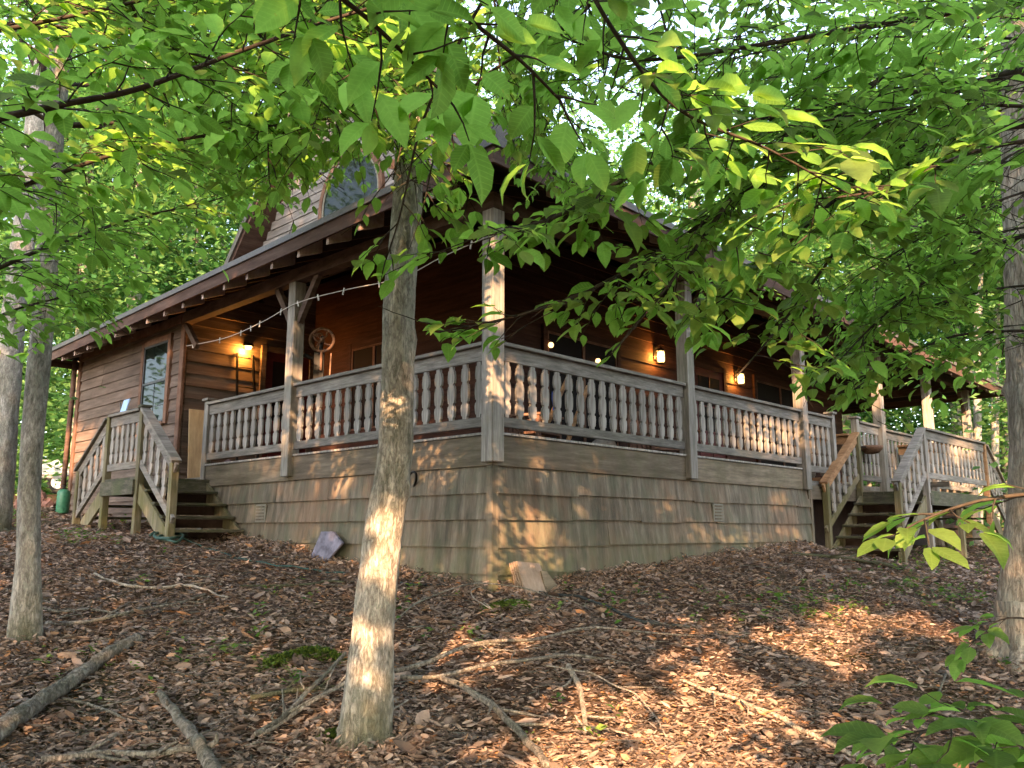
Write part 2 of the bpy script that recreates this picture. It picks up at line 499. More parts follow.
# ------------------------------------------------------------------ leaves
# a beech leaf: midrib of 5 points, two sides of 3, slightly folded and drooping; x along, y across (length 1)
_lx = [0, .22, .5, .8, 1.0]
LEAF_V = np.array([(0, 0, 0), (.22, 0, .02), (.5, 0, .02), (.8, 0, -.02), (1.0, 0, -.09),
                   (.2, .235, .055), (.48, .30, .07), (.78, .19, .03), (.2, -.235, .055), (.48, -.30, .07), (.78, -.19, .03)])
LEAF_F = [(0, 1, 5), (1, 2, 6, 5), (2, 3, 7, 6), (3, 4, 7), (0, 8, 1), (1, 8, 9, 2), (2, 9, 10, 3), (3, 10, 4)]
LEAF_T = np.array([f if len(f) == 3 else None for f in LEAF_F if len(f) == 3] +
                  [q for f in LEAF_F if len(f) == 4 for q in ((f[0], f[1], f[2]), (f[0], f[2], f[3]))])
LEAF_UV = np.c_[LEAF_V[:, 0], LEAF_V[:, 1]]
DIA_V = np.array([(0, 0, 0), (.42, .30, .06), (1, 0, -.06), (.42, -.30, .06)])
DIA_T = np.array([(0, 2, 1), (0, 3, 2)])


def frames(d, up):
    d = d / np.linalg.norm(d, axis=1, keepdims=True)
    s = np.cross(up, d); s /= np.linalg.norm(s, axis=1, keepdims=True) + 1e-9
    n = np.cross(d, s)
    return d, s, n


LIT_V = LEAF_V * np.array([1, .82, 1]); LIT_V[:, 2] = np.array([.06, .01, 0, .02, .10, .06, .09, .07, .06, .09, .07])


def leaf_mesh(name, P, D, N, L, mat, rnd, detailed, parent=None, tv=None, wid=None):
    """leaves with base P, pointing D, facing N, length L"""
    TV, TT = (LEAF_V, LEAF_T) if detailed else (DIA_V, DIA_T)
    if tv is not None: TV = tv
    d, s, n = frames(D, N)
    if detailed and tv is None:
        n = n * RNG.uniform(.2, 2.3, len(P))[:, None]; s = s * RNG.uniform(.78, 1.12, len(P))[:, None]; L = L * RNG.lognormal(-.03, .2, len(P)).clip(.5, 1.35)
    if wid is not None: s = s * wid[:, None]
    L = L[:, None, None]
    V = P[:, None, :] + L * (TV[None, :, 0:1] * d[:, None] + TV[None, :, 1:2] * s[:, None] + TV[None, :, 2:3] * n[:, None])
    k = len(TV)
    Fc = (np.arange(len(P))[:, None, None] * k + TT[None]).reshape(-1, 3)
    uv = np.tile(LEAF_UV, (len(P), 1)) if detailed else None
    return np_mesh(name, V.reshape(-1, 3), Fc, mat, np.repeat(rnd, len(TT)), uv, False, parent)


def unit(v): return v / (np.linalg.norm(v) + 1e-12)


def smooth_path(pts, n):
    pts = np.array(pts, float); m = len(pts)
    t = np.linspace(0, m - 1, n); out = []
    for x in t:
        i = min(int(x), m - 2); f = x - i
        p0, p1, p2, p3 = pts[max(i - 1, 0)], pts[i], pts[i + 1], pts[min(i + 2, m - 1)]
        out.append(.5 * ((2 * p1) + (-p0 + p2) * f + (2 * p0 - 5 * p1 + 4 * p2 - p3) * f * f + (-p0 + 3 * p1 - 3 * p2 + p3) * f ** 3))
    return np.array(out)


def in_poly(u, v, poly):
    inside = np.zeros(len(u), bool); n = len(poly)
    for i in range(n):
        x0, y0 = poly[i]; x1, y1 = poly[(i + 1) % n]
        c = ((y0 > v) != (y1 > v)) & (u < (x1 - x0) * (v - y0) / ((y1 - y0) + 1e-9) + x0)
        inside ^= c
    return inside


# what the hanging sprays leave open: the view to the porch
OPEN = [(-80, 410), (60, 392), (115, 335), (195, 285), (255, 262), (300, 235), (352, 222), (358, 292), (432, 285), (440, 255), (478, 235), (486, 262),
        (470, 305), (425, 318), (420, 345), (500, 352), (512, 300), (560, 322), (575, 350), (612, 365), (628, 332), (690, 336), (694, 378), (705, 345),
        (760, 340), (790, 385), (835, 415), (880, 412), (905, 428), (960, 400), (1000, 405), (1100, 395), (1100, 900), (-80, 900)]
GABLE = [(262, 262), (262, 225), (305, 175), (350, 162), (400, 150), (400, 210), (300, 245)]


class Spray:
    """twigs and leaves that grow along limbs"""
    def __init__(self): self.P = []; self.D = []; self.N = []; self.L = []; self.wood = MB()

    def twig(self, p, d, length, leaf, rg, sub=True):
        n = max(3, int(length / (leaf * .62)))
        pts = [p]; dd = unit(d)
        for i in range(n):
            dd = unit(dd + rg.normal(0, .10, 3) + np.array([0, 0, -.05]))
            pts.append(pts[-1] + dd * length / n)
        u, v, z = project(pts[-1])
        um, vm, _ = project(pts[len(pts) // 2])
        jit = rg.normal(0, 7)
        if in_poly(u, v + jit - 6, OPEN)[0] and z[0] > .3: 
            if in_poly(um, vm + jit - 6, OPEN)[0]: return
            pts = pts[:len(pts) // 2 + 1]
        if in_poly(um, vm, GABLE)[0] and rg.random() < .6: return
        self.wood.tube(pts, list(np.linspace(.0035, .0013, len(pts))), 4)
        side = 1
        for i in range(1, len(pts)):
            t = unit(pts[i] - pts[i - 1]); h = np.cross(t, [0, 0, 1.]); h = unit(h) if np.linalg.norm(h) > .1 else np.array([1., 0, 0])
            for k in range(1 if i < len(pts) - 1 else 2):
                side = -side
                d2 = unit(t * .75 + h * side * rg.uniform(.5, .95) + np.array([0, 0, -rg.uniform(-.05, .3)])) if k == 0 else unit(t + np.array([0, 0, -.25]))
                nn = unit(np.array([0, -.12, 1.]) + rg.normal(0, .27, 3))
                self.P.append(pts[i] + d2 * .008); self.D.append(d2); self.N.append(nn); self.L.append(leaf * rg.uniform(.7, 1.15))
            if sub and i % 3 == 1 and length > .25:
                d3 = unit(t * .7 + h * (-side) * .8 + rg.normal(0, .12, 3) + np.array([0, 0, -.08]))
                self.twig(pts[i], d3, length * rg.uniform(.35, .6), leaf, rg, False)

    def limb(self, pts, r0, r1, leaf, step, tl, rg, start=.0, bare=False):
        path = smooth_path(pts, max(12, int(len(pts) * 6)))
        self.wood.tube(path, list(np.linspace(r0, r1, len(path))), 7, .12, int(rg.integers(1e6)))
        if bare: return
        seg = np.linalg.norm(np.diff(path, axis=0), axis=1); cum = np.r_[0, np.cumsum(seg)]
        s = start * cum[-1]; side = 1
        while s < cum[-1]:
            i = min(np.searchsorted(cum, s, 'right') - 1, len(path) - 2); f = (s - cum[i]) / (seg[i] + 1e-9)
            p = path[i] * (1 - f) + path[i + 1] * f; t = unit(path[i + 1] - path[i])
            h = unit(np.cross(t, [0, 0, 1.])); side = -side
            d = unit(t * rg.uniform(.3, .8) + h * side * rg.uniform(.6, 1.) + np.array([0, 0, rg.uniform(-.32, .22)]))
            self.twig(p, d, tl * rg.uniform(.5, 1.2), leaf, rg)
            s += step * rg.uniform(.6, 1.4)
        self.twig(path[-1], unit(path[-1] - path[-2]), tl * .7, leaf, rg)

    def build(self, tree, rg):
        b = self.wood.build('branch', M['twig'], tree, True)
        if not self.P: return
        P, D, N, L = (np.array(q) for q in (self.P, self.D, self.N, self.L))
        u, v, z = project(P + D * L[:, None] * .5)
        ok = ~(in_poly(u, v + rg.normal(0, 6, len(u)), OPEN) & (z > .2))
        ok &= ~(in_poly(u, v, GABLE) & (rg.random(len(u)) < .75))
        ok &= z > -50
        ok &= ~((z > 0) & (np.linalg.norm(P - np.array([0, 0, EYE]), axis=1) < 1.0))
        rnd = np.clip(rg.normal(.45, .22, len(P)), 0, 1)
        leaf_mesh('leaves', P[ok], D[ok], N[ok], L[ok], M['leafnear'], rnd[ok], True, b)


def crown_points(rg, n_cl, per, shape, spread, up=.55):
    """leaf clumps spread through a crown: shape() gives clump centres"""
    P = []; D = []; N = []
    for _ in range(n_cl):
        c = shape(rg); k = int(per * rg.uniform(.5, 1.5))
        q = rg.normal(0, 1, (k, 3)) * np.array([spread, spread, spread * .35]) * rg.uniform(.6, 1.3)
        tilt = rg.normal(0, .25, 2)
        q[:, 2] += q[:, 0] * tilt[0] + q[:, 1] * tilt[1]
        P.append(c + q); D.append(q * np.array([1, 1, .4]) + rg.normal(0, .3, (k, 3)) + np.array([0, 0, -.12]))
        N.append(np.array([0, 0, 1.]) + rg.normal(0, up, (k, 3)))
    return np.concatenate(P), np.concatenate(D), np.concatenate(N)


def trunk_mb(path, rad, n=14, lump=.05, seed=1, res=40):
    p = smooth_path(path, res); r = np.interp(np.linspace(0, 1, res), np.linspace(0, 1, len(rad)), rad)
    mb = MB(); mb.tube(p, list(r), n, lump, seed)
    return mb, p, r

# ------------------------------------------------------------------ light, sky, camera
SUN_AZ, SUN_EL = R(186.0), R(23.0)
SUNV = np.array([math.sin(SUN_AZ) * math.cos(SUN_EL), math.cos(SUN_AZ) * math.cos(SUN_EL), math.sin(SUN_EL)])
wd = bpy.data.worlds.new('World'); SC.world = wd; wd.use_nodes = True
nt = wd.node_tree; nt.nodes.clear()
sky = nt.nodes.new('ShaderNodeTexSky'); sky.sky_type = 'NISHITA'; sky.sun_disc = False
sky.sun_elevation = SUN_EL; sky.sun_rotation = SUN_AZ; sky.air_density = 1.0; sky.dust_density = 2.0; sky.ozone_density = 1.0
bg = nt.nodes.new('ShaderNodeBackground'); bg.inputs[1].default_value = .13
wo = nt.nodes.new('ShaderNodeOutputWorld')
hs = nt.nodes.new('ShaderNodeHueSaturation'); hs.inputs['Saturation'].default_value = .72      # a thinly clouded sky
nt.links.new(sky.outputs[0], hs.inputs['Color']); nt.links.new(hs.outputs[0], bg.inputs[0]); nt.links.new(bg.outputs[0], wo.inputs[0])
sl = bpy.data.lights.new('sun', 'SUN'); sl.energy = 3.7; sl.angle = R(.5); sl.color = (1, .58, .30)
so = bpy.data.objects.new('sun', sl); COL.objects.link(so)
so.rotation_euler = Vector(-SUNV).to_track_quat('-Z', 'Y').to_euler(); so.location = tuple(SUNV * 60)

cam = bpy.data.cameras.new('camera'); co = bpy.data.objects.new('camera', cam); COL.objects.link(co)
cam.sensor_fit = 'HORIZONTAL'; cam.sensor_width = 36; cam.lens = 36 * F / 1024; cam.clip_start = .05; cam.clip_end = 1000
co.location = (0, 0, EYE); co.rotation_euler = (math.pi / 2 + PITCH, 0, 0)
SC.camera = co
SC.view_settings.view_transform = 'Standard'; SC.view_settings.look = 'None'; SC.view_settings.gamma = 1
SC.view_settings.use_curve_mapping = False; SC.view_settings.exposure = 3.08
SC.render.engine = 'CYCLES'
cy = SC.cycles
cy.use_denoising = True; cy.max_bounces = 8; cy.diffuse_bounces = 4; cy.glossy_bounces = 3; cy.transmission_bounces = 4
cy.use_adaptive_sampling = True; cy.adaptive_threshold = .015; cy.sample_clamp_indirect = 6; cy.caustics_reflective = False; cy.caustics_refractive = False

# ------------------------------------------------------------------ ground
gx = np.r_[np.linspace(-160, -34, 24), np.linspace(-32, -12.2, 50), np.linspace(-12, 12, 201), np.linspace(12.2, 32, 50), np.linspace(34, 160, 24)]
gy = np.r_[np.linspace(-80, -32, 12), np.linspace(-30, 1.2, 50), np.linspace(1.4, 16, 147), np.linspace(16.3, 36, 60), np.linspace(38, 200, 26)]
GXX, GYY = np.meshgrid(gx, gy)
GZZ = ground_z(GXX, GYY)
_nx, _ny = len(gx), len(gy)
_i = (np.arange(_ny - 1)[:, None] * _nx + np.arange(_nx - 1)[None]).ravel()
g = np_mesh('ground', np.c_[GXX.ravel(), GYY.ravel(), GZZ.ravel()], np.c_[_i, _i + 1, _i + 1 + _nx, _i + _nx], M['soil'], smooth=True)
tag(g, 'brown leaf strewn forest floor rising to the cabin', 'ground', kind='structure')

# ------------------------------------------------------------------ the cabin
ZB = 1.0
cabin = thing('wooden_cabin', 'brown wood sided cabin with wraparound porch and shingled skirt', 'cabin', (CN[0], CN[1], ZB), R(46.1))


def part(mb, name, mat, parent=None, **kw):
    parent = parent or cabin
    o = mb.build(name, mat, parent, **kw)
    if parent is cabin: o.location.z -= ZB
    return o


EAVE, PIT, OV = 5.20, .42, .65
RX0, RX1, RY0, RY1 = -.65, 16.5, -.65, 11.8


def sag(mb):
    """the old roof has settled toward its far ends"""
    mb.v = [(x, y, z - .018 * y - .014 * x) for x, y, z in mb.v]; return mb



def under(x, y):
    return EAVE - .17 + PIT * min(x - RX0, RX1 - x, y - RY0, RY1 - y)


def mapA(c): return lambda u, z, o: (c - o, u, z)        # wall in a plane x = c, facing the left front
def mapB(c): return lambda u, z, o: (u, c - o, z)        # wall in a plane y = c, facing the right front


def lap(mb, mp, u0, u1, z0, z1, course, clip=None, blen=(1.8, 3.6), t0=.028, back=.10):
    z = z0
    while z < z1 - .01:
        zt = min(z + course, z1); a, b = (u0, u1) if clip is None else clip(zt)
        if b - a > .03:
            x = a
            while x < b - 1e-4:
                e = min(x + random.uniform(*blen), b)
                if b - e < .4: e = b
                j = random.uniform(-.004, .004)
                q = lambda u, zz, o: mp(u, zz, o)
                vs = [q(x, z, -back), q(e, z, -back), q(e, z, t0 + j), q(x, z, t0 + j), q(x, zt + .01, -back), q(e, zt + .01, -back), q(e, zt + .01, .004), q(x, zt + .01, .004)]
                mb.hexa(vs); x = e + .002
        z = zt


def mbox(mb, mp, u0, u1, z0, z1, o0, o1, rnd=None):
    mb.box(mp(u0, z0, o0), mp(u1, z1, o1), rnd)


# walls
A0, A24, B0, B24, PW = mapA(0), mapA(2.4), mapB(0), mapB(2.4), mapB(7.03)
m = MB(); lap(m, A0, 7.03, 11.6, 1.5, 5.08, .2); part(m, 'wing_wall', M['siding'])
m = MB(); mbox(m, A0, 6.99, 7.12, 1.6, 5.0, .0, .05); mbox(m, A0, 11.51, 11.64, 1.5, 5.08, .0, .05); mbox(m, A0, 7.13, 11.50, 4.92, 5.08, .03, .055)
part(m, 'corner_board', M['frame'], bevel=.006)


def pw_clip(zt):
    x = 0.03
    lim = (zt - EAVE + .33) / PIT + RX0
    return (max(x, lim), 2.4)


m = MB(); lap(m, PW, .03, 2.4, 2.3, 6.0, .2, pw_clip, t0=.024); part(m, 'porch_side_wall', M['siding'])
m = MB(); lap(m, A24, 2.4, 7.03, 2.3, 6.05, .2, t0=.022); lap(m, B24, 2.4, 14.4, 2.3, 6.05, .2, t0=.022)
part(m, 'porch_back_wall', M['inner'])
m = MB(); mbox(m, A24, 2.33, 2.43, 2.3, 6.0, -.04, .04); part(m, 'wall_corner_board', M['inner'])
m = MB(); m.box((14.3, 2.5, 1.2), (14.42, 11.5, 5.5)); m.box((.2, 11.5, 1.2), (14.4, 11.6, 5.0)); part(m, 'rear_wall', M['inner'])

# porch floor, rim, skirt
m = MB()
x = 0.0
while x < 16.4:
    m.box((x, 0.02, 2.32), (x + .138, 2.38, 2.40)); x += .142
y = 2.4
while y < 7.0:
    m.box((.02, y, 2.32), (2.38, y + .138, 2.40)); y += .142
part(m, 'porch_floor', M['rail'])
m = MB()
for a, b in ((-.03, 3.7), (3.7, 6.05)): mbox(m, A0, a, b, 2.24, 2.545, .0, .035)
for a, b in ((-.03, 3.55), (3.55, 6.98)): mbox(m, B0, a, b, 2.24, 2.545, .0, .035)
for a, b in ((7.0, 10.2), (10.2, 13), (13, 16.4)): mbox(m, B0, a, b, 2.10, 2.31, .0, .035)
part(m, 'rim_board', M['rim'], bevel=.004)
m = MB()
mbox(m, A0, .06, 3.60, 2.549, 2.575, -.03, .055); mbox(m, A0, 3.80, 6.0, 2.549, 2.575, -.03, .055)
mbox(m, B0, .06, 3.46, 2.549, 2.575, -.03, .055); mbox(m, B0, 3.64, 6.80, 2.549, 2.575, -.03, .055)
part(m, 'sill_cap', M['grey'], bevel=.003)


def skirt(mb, mp, u0, u1, ztop, zlow):
    z = ztop; first = True
    while z > zlow:
        u = u0; c = .265
        while u < u1 - 1e-4:
            e = min(u + random.choice([.9, 1.22, 1.83, 2.44]) * random.uniform(.95, 1.05), u1)
            if u1 - e < .25: e = u1
            j = random.uniform(-.012, .012); o = random.uniform(-.004, .004)
            # each panel is made of shingles of different width, one beside the other
            s = u
            base = random.random() * .5 + .25
            while s < e - 1e-4:
                f = min(s + random.uniform(.10, .26), e)
                if e - f < .06: f = e
                k = random.uniform(-.003, .003); oo = o + random.uniform(-.0015, .0015)
                k = 0; vs = [mp(s, z - c + j + k, -.06), mp(f, z - c + j + k, -.06), mp(f, z - c + j + k, .036 + oo), mp(s, z - c + j + k, .036 + oo),
                      mp(s, z + .012, -.06), mp(f, z + .012, -.06), mp(f, z + .012, .003), mp(s, z + .012, .003)]
                mb.hexa(vs, min(1, max(0, base + random.uniform(-.05, .05)))); s = f
            u = e + .004
        z -= c


m = MB(); skirt(m, A0, 0.02, 7.0, 2.24, .85); skirt(m, B0, 0.02, 7.08, 2.24, .95)
part(m, 'skirt', M['skirt'])
m = MB(); m.box((-.035, -.035, .85), (.05, .05, 2.24)); part(m, 'skirt_trim', M['skirt'], bevel=.004)
m = MB(); mbox(m, B0, 7.06, 7.13, 1.0, 2.24, -.05, .04); part(m, 'skirt_trim', M['skirt'], bevel=.004)
m = MB(); m.box((7.14, .5, .8), (16.2, .58, 2.3)); m.box((16.2, .5, .8), (16.28, 11.5, 2.3)); part(m, 'dark_backing', M['under'])  # dark wall added to stand for the shade under the open porch
for mp, u, z in ((A0, 4.35, 1.83), (A0, 1.75, 2.1), (B0, 4.22, 1.84)):
    m = MB(); mbox(m, mp, u - .13, u + .13, z - .12, z + .12, .02, .045)
    o = part(m, 'crawlspace_vent', M['vent'], bevel=.008)
    q = MB()
    for k in range(5): mbox(q, mp, u - .10, u + .10, z - .09 + k * .042, z - .07 + k * .042, .046, .052)
    q.build('vent_slats', M['skirt'], o)
m = MB(); zt = 2.17
pts = [onA(408, 487, -.02), onA(409, 476, -.06), onA(413, 472, -.08), onA(416, 474, -.08), onA(416, 481, -.05), onA(414, 486, -.02)]
m.tube(smooth_path(pts, 16), .014, 6); part(m, 'iron_hook', M['iron'], smooth=True)

# posts
SHAFT = .168


def post(x, y, z0, z1, mat='grey', brace=(), pw=SHAFT):
    m = MB(); h = pw / 2
    m.box((x - h, y - h, z0), (x + h, y + h, z1))
    o = part(m, 'porch_post', M[mat], bevel=.008)
    for dx, dy in brace:
        b = MB(); p = np.array((x + dx * h, y + dy * h, z1 - .55)); q = np.array((x + dx * .5, y + dy * .5, z1 + .02))
        b.bar(p, q, .07, .09, (0, 0, 1) if True else None); b.build('knee_brace', M['beam'], o)
    return o


post(-.03, -.03, 2.27, 4.88, brace=())
post(-.03, 3.70, 2.29, 4.88, brace=((0, -1), (0, 1)))
post(3.55, -.03, 2.26, 4.88, brace=((1, 0),))
post(6.90, -.03, 2.24, 4.88)
post(10.2, -.03, 1.2, 4.88); post(13.0, -.03, 1.2, 4.88); post(15.7, -.03, 1.2, 4.88, brace=((-1, 0),))
post(15.7, 3.2, 1.2, 4.88)
m = MB(); m.bar((-.03, 6.55, 4.45), (-.03, 6.98, 4.88), .07, .09); part(m, 'knee_brace', M['beam'])
m = MB(); m.box((-.06, 6.0, 1.6), (.04, 6.12, 3.52)); m.box((-.09, 5.97, 3.53), (.07, 6.15, 3.57))
part(m, 'rail_end_post', M['grey'], bevel=.006)
m = MB(); m.box((8.0, -.07, 2.0), (8.11, .04, 3.55)); m.box((7.97, -.10, 3.553), (8.14, .07, 3.59)); part(m, 'rail_end_post', M['grey'], bevel=.006)
m = MB(); m.box((9.03, -.07, 2.0), (9.14, .04, 3.57)); m.box((9.0, -.10, 3.573), (9.17, .07, 3.61)); part(m, 'rail_end_post', M['grey'], bevel=.006)

# roof beams, rafters, roof
m = MB(); m.box((-.10, -.10, 4.885), (.04, 7.0, 5.06)); m.box((.045, -.10, 4.885), (16.6, .04, 5.06)); m.box((15.63, .05, 4.885), (15.77, 11.4, 5.06))
part(m, 'porch_beam', M['beam'])
mid = (RY0 + RY1) / 2; hz = EAVE + PIT * (mid - RY0); rxa, rxb = RX0 + (mid - RY0), RX1 - (mid - RY0)


def hip(mb, dz, inset=0.0):
    c = [(RX0 + inset, RY0 + inset), (RX1 - inset, RY0 + inset), (RX1 - inset, RY1 - inset), (RX0 + inset, RY1 - inset)]
    e = EAVE + dz + inset * PIT
    vs = [(x, y, e) for x, y in c] + [(rxa, mid, hz + dz), (rxb, mid, hz + dz)]
    return vs


def hip_mesh(z0, z1, inset):
    m = MB(); a = hip(m, z1, inset); b = hip(m, z0, inset)
    f = [(0, 1, 5, 4), (1, 2, 5), (2, 3, 4, 5), (3, 0, 4)]
    m.add(a + b, f + [tuple(i + 6 for i in q)[::-1] for q in f] + [(i, 6 + i, 6 + (i + 1) % 4, (i + 1) % 4) for i in range(4)])
    return sag(m)


roof = part(hip_mesh(-.02, .03, -.02), 'roof', M['roof'])
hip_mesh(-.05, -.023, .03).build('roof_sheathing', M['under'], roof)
m = MB()
m.box((RX0 - .03, RY0 - .03, EAVE - .21), (RX0, RY1 + .03, EAVE - .0451)); m.box((RX0 + .001, RY0 - .03, EAVE - .21), (RX1 + .03, RY0, EAVE - .045))
m.box((RX1, RY0 + .001, EAVE - .21), (RX1 + .03, RY1 + .03, EAVE - .045)); m.box((RX0 + .001, RY1, EAVE - .21), (RX1 - .001, RY1 + .03, EAVE - .045))
part(sag(m), 'fascia', M['fascia'])
m = MB()
m.box((RX0 - .06, RY0 - .06, EAVE - .05), (RX0 - .005, RY1 + .06, EAVE + .025)); m.box((RX0 + .0, RY0 - .06, EAVE - .05), (RX1 + .06, RY0 - .005, EAVE + .025))
m.box((RX1 + .005, RY0, EAVE - .05), (RX1 + .06, RY1 + .06, EAVE + .025))
part(sag(m), 'drip_edge', M['trimgrey'])


def rafter(axis, u):
    m = MB(); top = lambda d: EAVE - .055 + PIT * d
    d0, d1 = .03, 2.9
    p = lambda d, w, z: ((RX0 + d, u + w, z) if axis == 'A' else (u + w, RY0 + d, z))
    h = .13; w = .02
    m.hexa([p(d0, -w, top(d0) - h), p(d1, -w, top(d1) - h), p(d1, w, top(d1) - h), p(d0, w, top(d0) - h), p(d0, -w, top(d0)), p(d1, -w, top(d1)), p(d1, w, top(d1)), p(d0, w, top(d0))])
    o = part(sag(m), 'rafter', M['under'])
    t = MB(); h2 = .235 if axis == 'A' else .2; w2 = w + .006; e0, e1 = .02, .34 if axis == 'A' else .2
    t.hexa([p(e0, -w2, top(e0) - h2), p(e1, -w2, top(e1) - h2), p(e1, w2, top(e1) - h2), p(e0, w2, top(e0) - h2), p(e0, -w2, top(e0) - .01), p(e1, -w2, top(e1) - .01), p(e1, w2, top(e1) - .01), p(e0, w2, top(e0) - .01)])
    sag(t).build('rafter_tail', M['tail'], o)


for k in range(18): rafter('A', .25 + k * .62)
for k in range(26): rafter('B', .35 + k * .62)

# the upper storey's gable
DY, DZ, DS, DX = 6.0, 10.85, 1.13, 2.4
m = MB(); lap(m, A24, 0, 0, 6.2, 10.75, .17, lambda zt: (DY - (DZ - zt) / DS + .0, DY + (DZ - zt) / DS), t0=.026)
part(m, 'gable_wall', M['gable'])
for s in (-1, 1):
    m = MB()
    def gp(x, k, dz): return (x, DY + s * k, DZ - DS * k + dz)
    k1 = 4.25
    vs = [gp(1.95, 0, .02), gp(4.3, 0, .02), gp(4.3, k1, .02), gp(1.95, k1, .02), gp(1.95, 0, .24), gp(4.3, 0, .24), gp(4.3, k1, .24), gp(1.95, k1, .24)]
    m.hexa(vs); o = part(m, 'gable_roof', M['fascia'])
    m = MB(); vs = [gp(1.92, 0, .243), gp(4.33, 0, .243), gp(4.33, k1 + .03, .243), gp(1.92, k1 + .03, .243), gp(1.92, 0, .28), gp(4.33, 0, .28), gp(4.33, k1 + .03, .28), gp(1.92, k1 + .03, .28)]
    m.hexa(vs); m.build('gable_shingles', M['roof'], o)
    m = MB(); vs = [gp(1.90, 0, .12), gp(1.945, 0, .12), gp(1.945, k1, .12), gp(1.90, k1, .12), gp(1.90, 0, .31), gp(1.945, 0, .31), gp(1.945, k1, .31), gp(1.90, k1, .31)]
    m.hexa(vs); m.build('rake_edge', M['trimgrey'], o)
m = MB(); m.add([(4.25, DY - 3.9, 6.2), (4.25, DY + 3.9, 6.2), (4.25, DY, DZ), (4.15, DY - 3.9, 6.2), (4.15, DY + 3.9, 6.2), (4.15, DY, DZ)], [(0, 1, 2), (5, 4, 3), (0, 3, 4, 1), (1, 4, 5, 2), (2, 5, 3, 0)])
part(m, 'gable_wall', M['siding'])
# arched window
def arch(r, zc, zb, n=20): return [(DY - r, zb)] + [(DY + r * math.cos(math.pi - math.pi * i / n), zc + r * math.sin(math.pi * i / n)) for i in range(n + 1)] + [(DY + r, zb)]
m = MB(); m.prism(arch(.86, 7.42, 6.6), (0, 1, 0), (0, 0, 1), (-1, 0, 0), (2.36, 0, 0), .02)
aw = part(m, 'arched_window', M['glass'])
m = MB(); oa, ia = arch(.97, 7.42, 6.5), arch(.87, 7.42, 6.5); n = len(oa)
vs = [(2.375, p[0], p[1]) for p in oa] + [(2.375, p[0], p[1]) for p in ia] + [(2.315, p[0], p[1]) for p in oa] + [(2.315, p[0], p[1]) for p in ia]
fs = []
for i in range(n - 1): fs += [(i, i + 1, n + i + 1, n + i), (2 * n + i, 3 * n + i, 3 * n + i + 1, 2 * n + i + 1), (i, 2 * n + i, 2 * n + i + 1, i + 1), (n + i, n + i + 1, 3 * n + i + 1, 3 * n + i)]
m.add(vs, fs); m.build('window_frame', M['frame'], aw)
m = MB(); oa, ia = arch(.862, 7.42, 6.5), arch(.82, 7.42, 6.5)
vs = [(2.345, p[0], p[1]) for p in oa] + [(2.345, p[0], p[1]) for p in ia] + [(2.325, p[0], p[1]) for p in oa] + [(2.325, p[0], p[1]) for p in ia]
m.add(vs, fs); m.build('window_sash', M['vent'], aw)


def window(mp, u0, u1, z0, z1, sash='h', framemat='frame', name='window', o0=.03, cas=.1):
    m = MB(); mbox(m, mp, u0, u1, z0, z1, o0 - .01, o0 + .006); w = part(m, name, M['glass' if sash == 'h' else 'glassdark'])
    m = MB()
    mbox(m, mp, u0 - cas, u0, z0 - .04, z1 + cas, o0 - .02, o0 + .035); mbox(m, mp, u1, u1 + cas, z0 - .04, z1 + cas, o0 - .02, o0 + .035)
    mbox(m, mp, u0 + .001, u1 - .001, z1, z1 + cas, o0 - .02, o0 + .032); mbox(m, mp, u0 + .001, u1 - .001, z0 - .06, z0, o0 - .02, o0 + .05)
    m.build('window_frame', M[framemat], w, bevel=.004)
    m = MB(); t = .035
    mbox(m, mp, u0 + .001, u0 + t, z0, z1, o0 + .007, o0 + .022); mbox(m, mp, u1 - t, u1 - .001, z0, z1, o0 + .007, o0 + .022)
    mbox(m, mp, u0 + t, u1 - t, z1 - t, z1 - .001, o0 + .007, o0 + .021); mbox(m, mp, u0 + t, u1 - t, z0 + .001, z0 + t, o0 + .007, o0 + .021)
    if sash == 'h':
        zm = (z0 + z1) / 2 + .02; mbox(m, mp, u0 + t, u1 - t, zm - .02, zm + .02, o0 + .007, o0 + .024)
        mbox(m, mp, u0 + t, u1 - t, zm - .42, zm - .41, o0 + .007, o0 + .012); mbox(m, mp, (u0 + u1) / 2 - .005, (u0 + u1) / 2 + .005, z0 + t, zm - .021, o0 + .007, o0 + .011)
    if sash == 'v':
        um = (u0 + u1) / 2; mbox(m, mp, um - .03, um + .03, z0 + t, z1 - t, o0 + .007, o0 + .024)
    m.build('window_sash', M['darktin'] if sash == 'h' else M['frame'], w)
    return w


window(A0, 7.55, 8.5, 3.36, 4.72)
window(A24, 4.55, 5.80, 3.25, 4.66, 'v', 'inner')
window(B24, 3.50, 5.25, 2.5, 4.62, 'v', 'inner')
window(B24, 10.05, 12.2, 2.5, 4.70, 'v', 'inner')


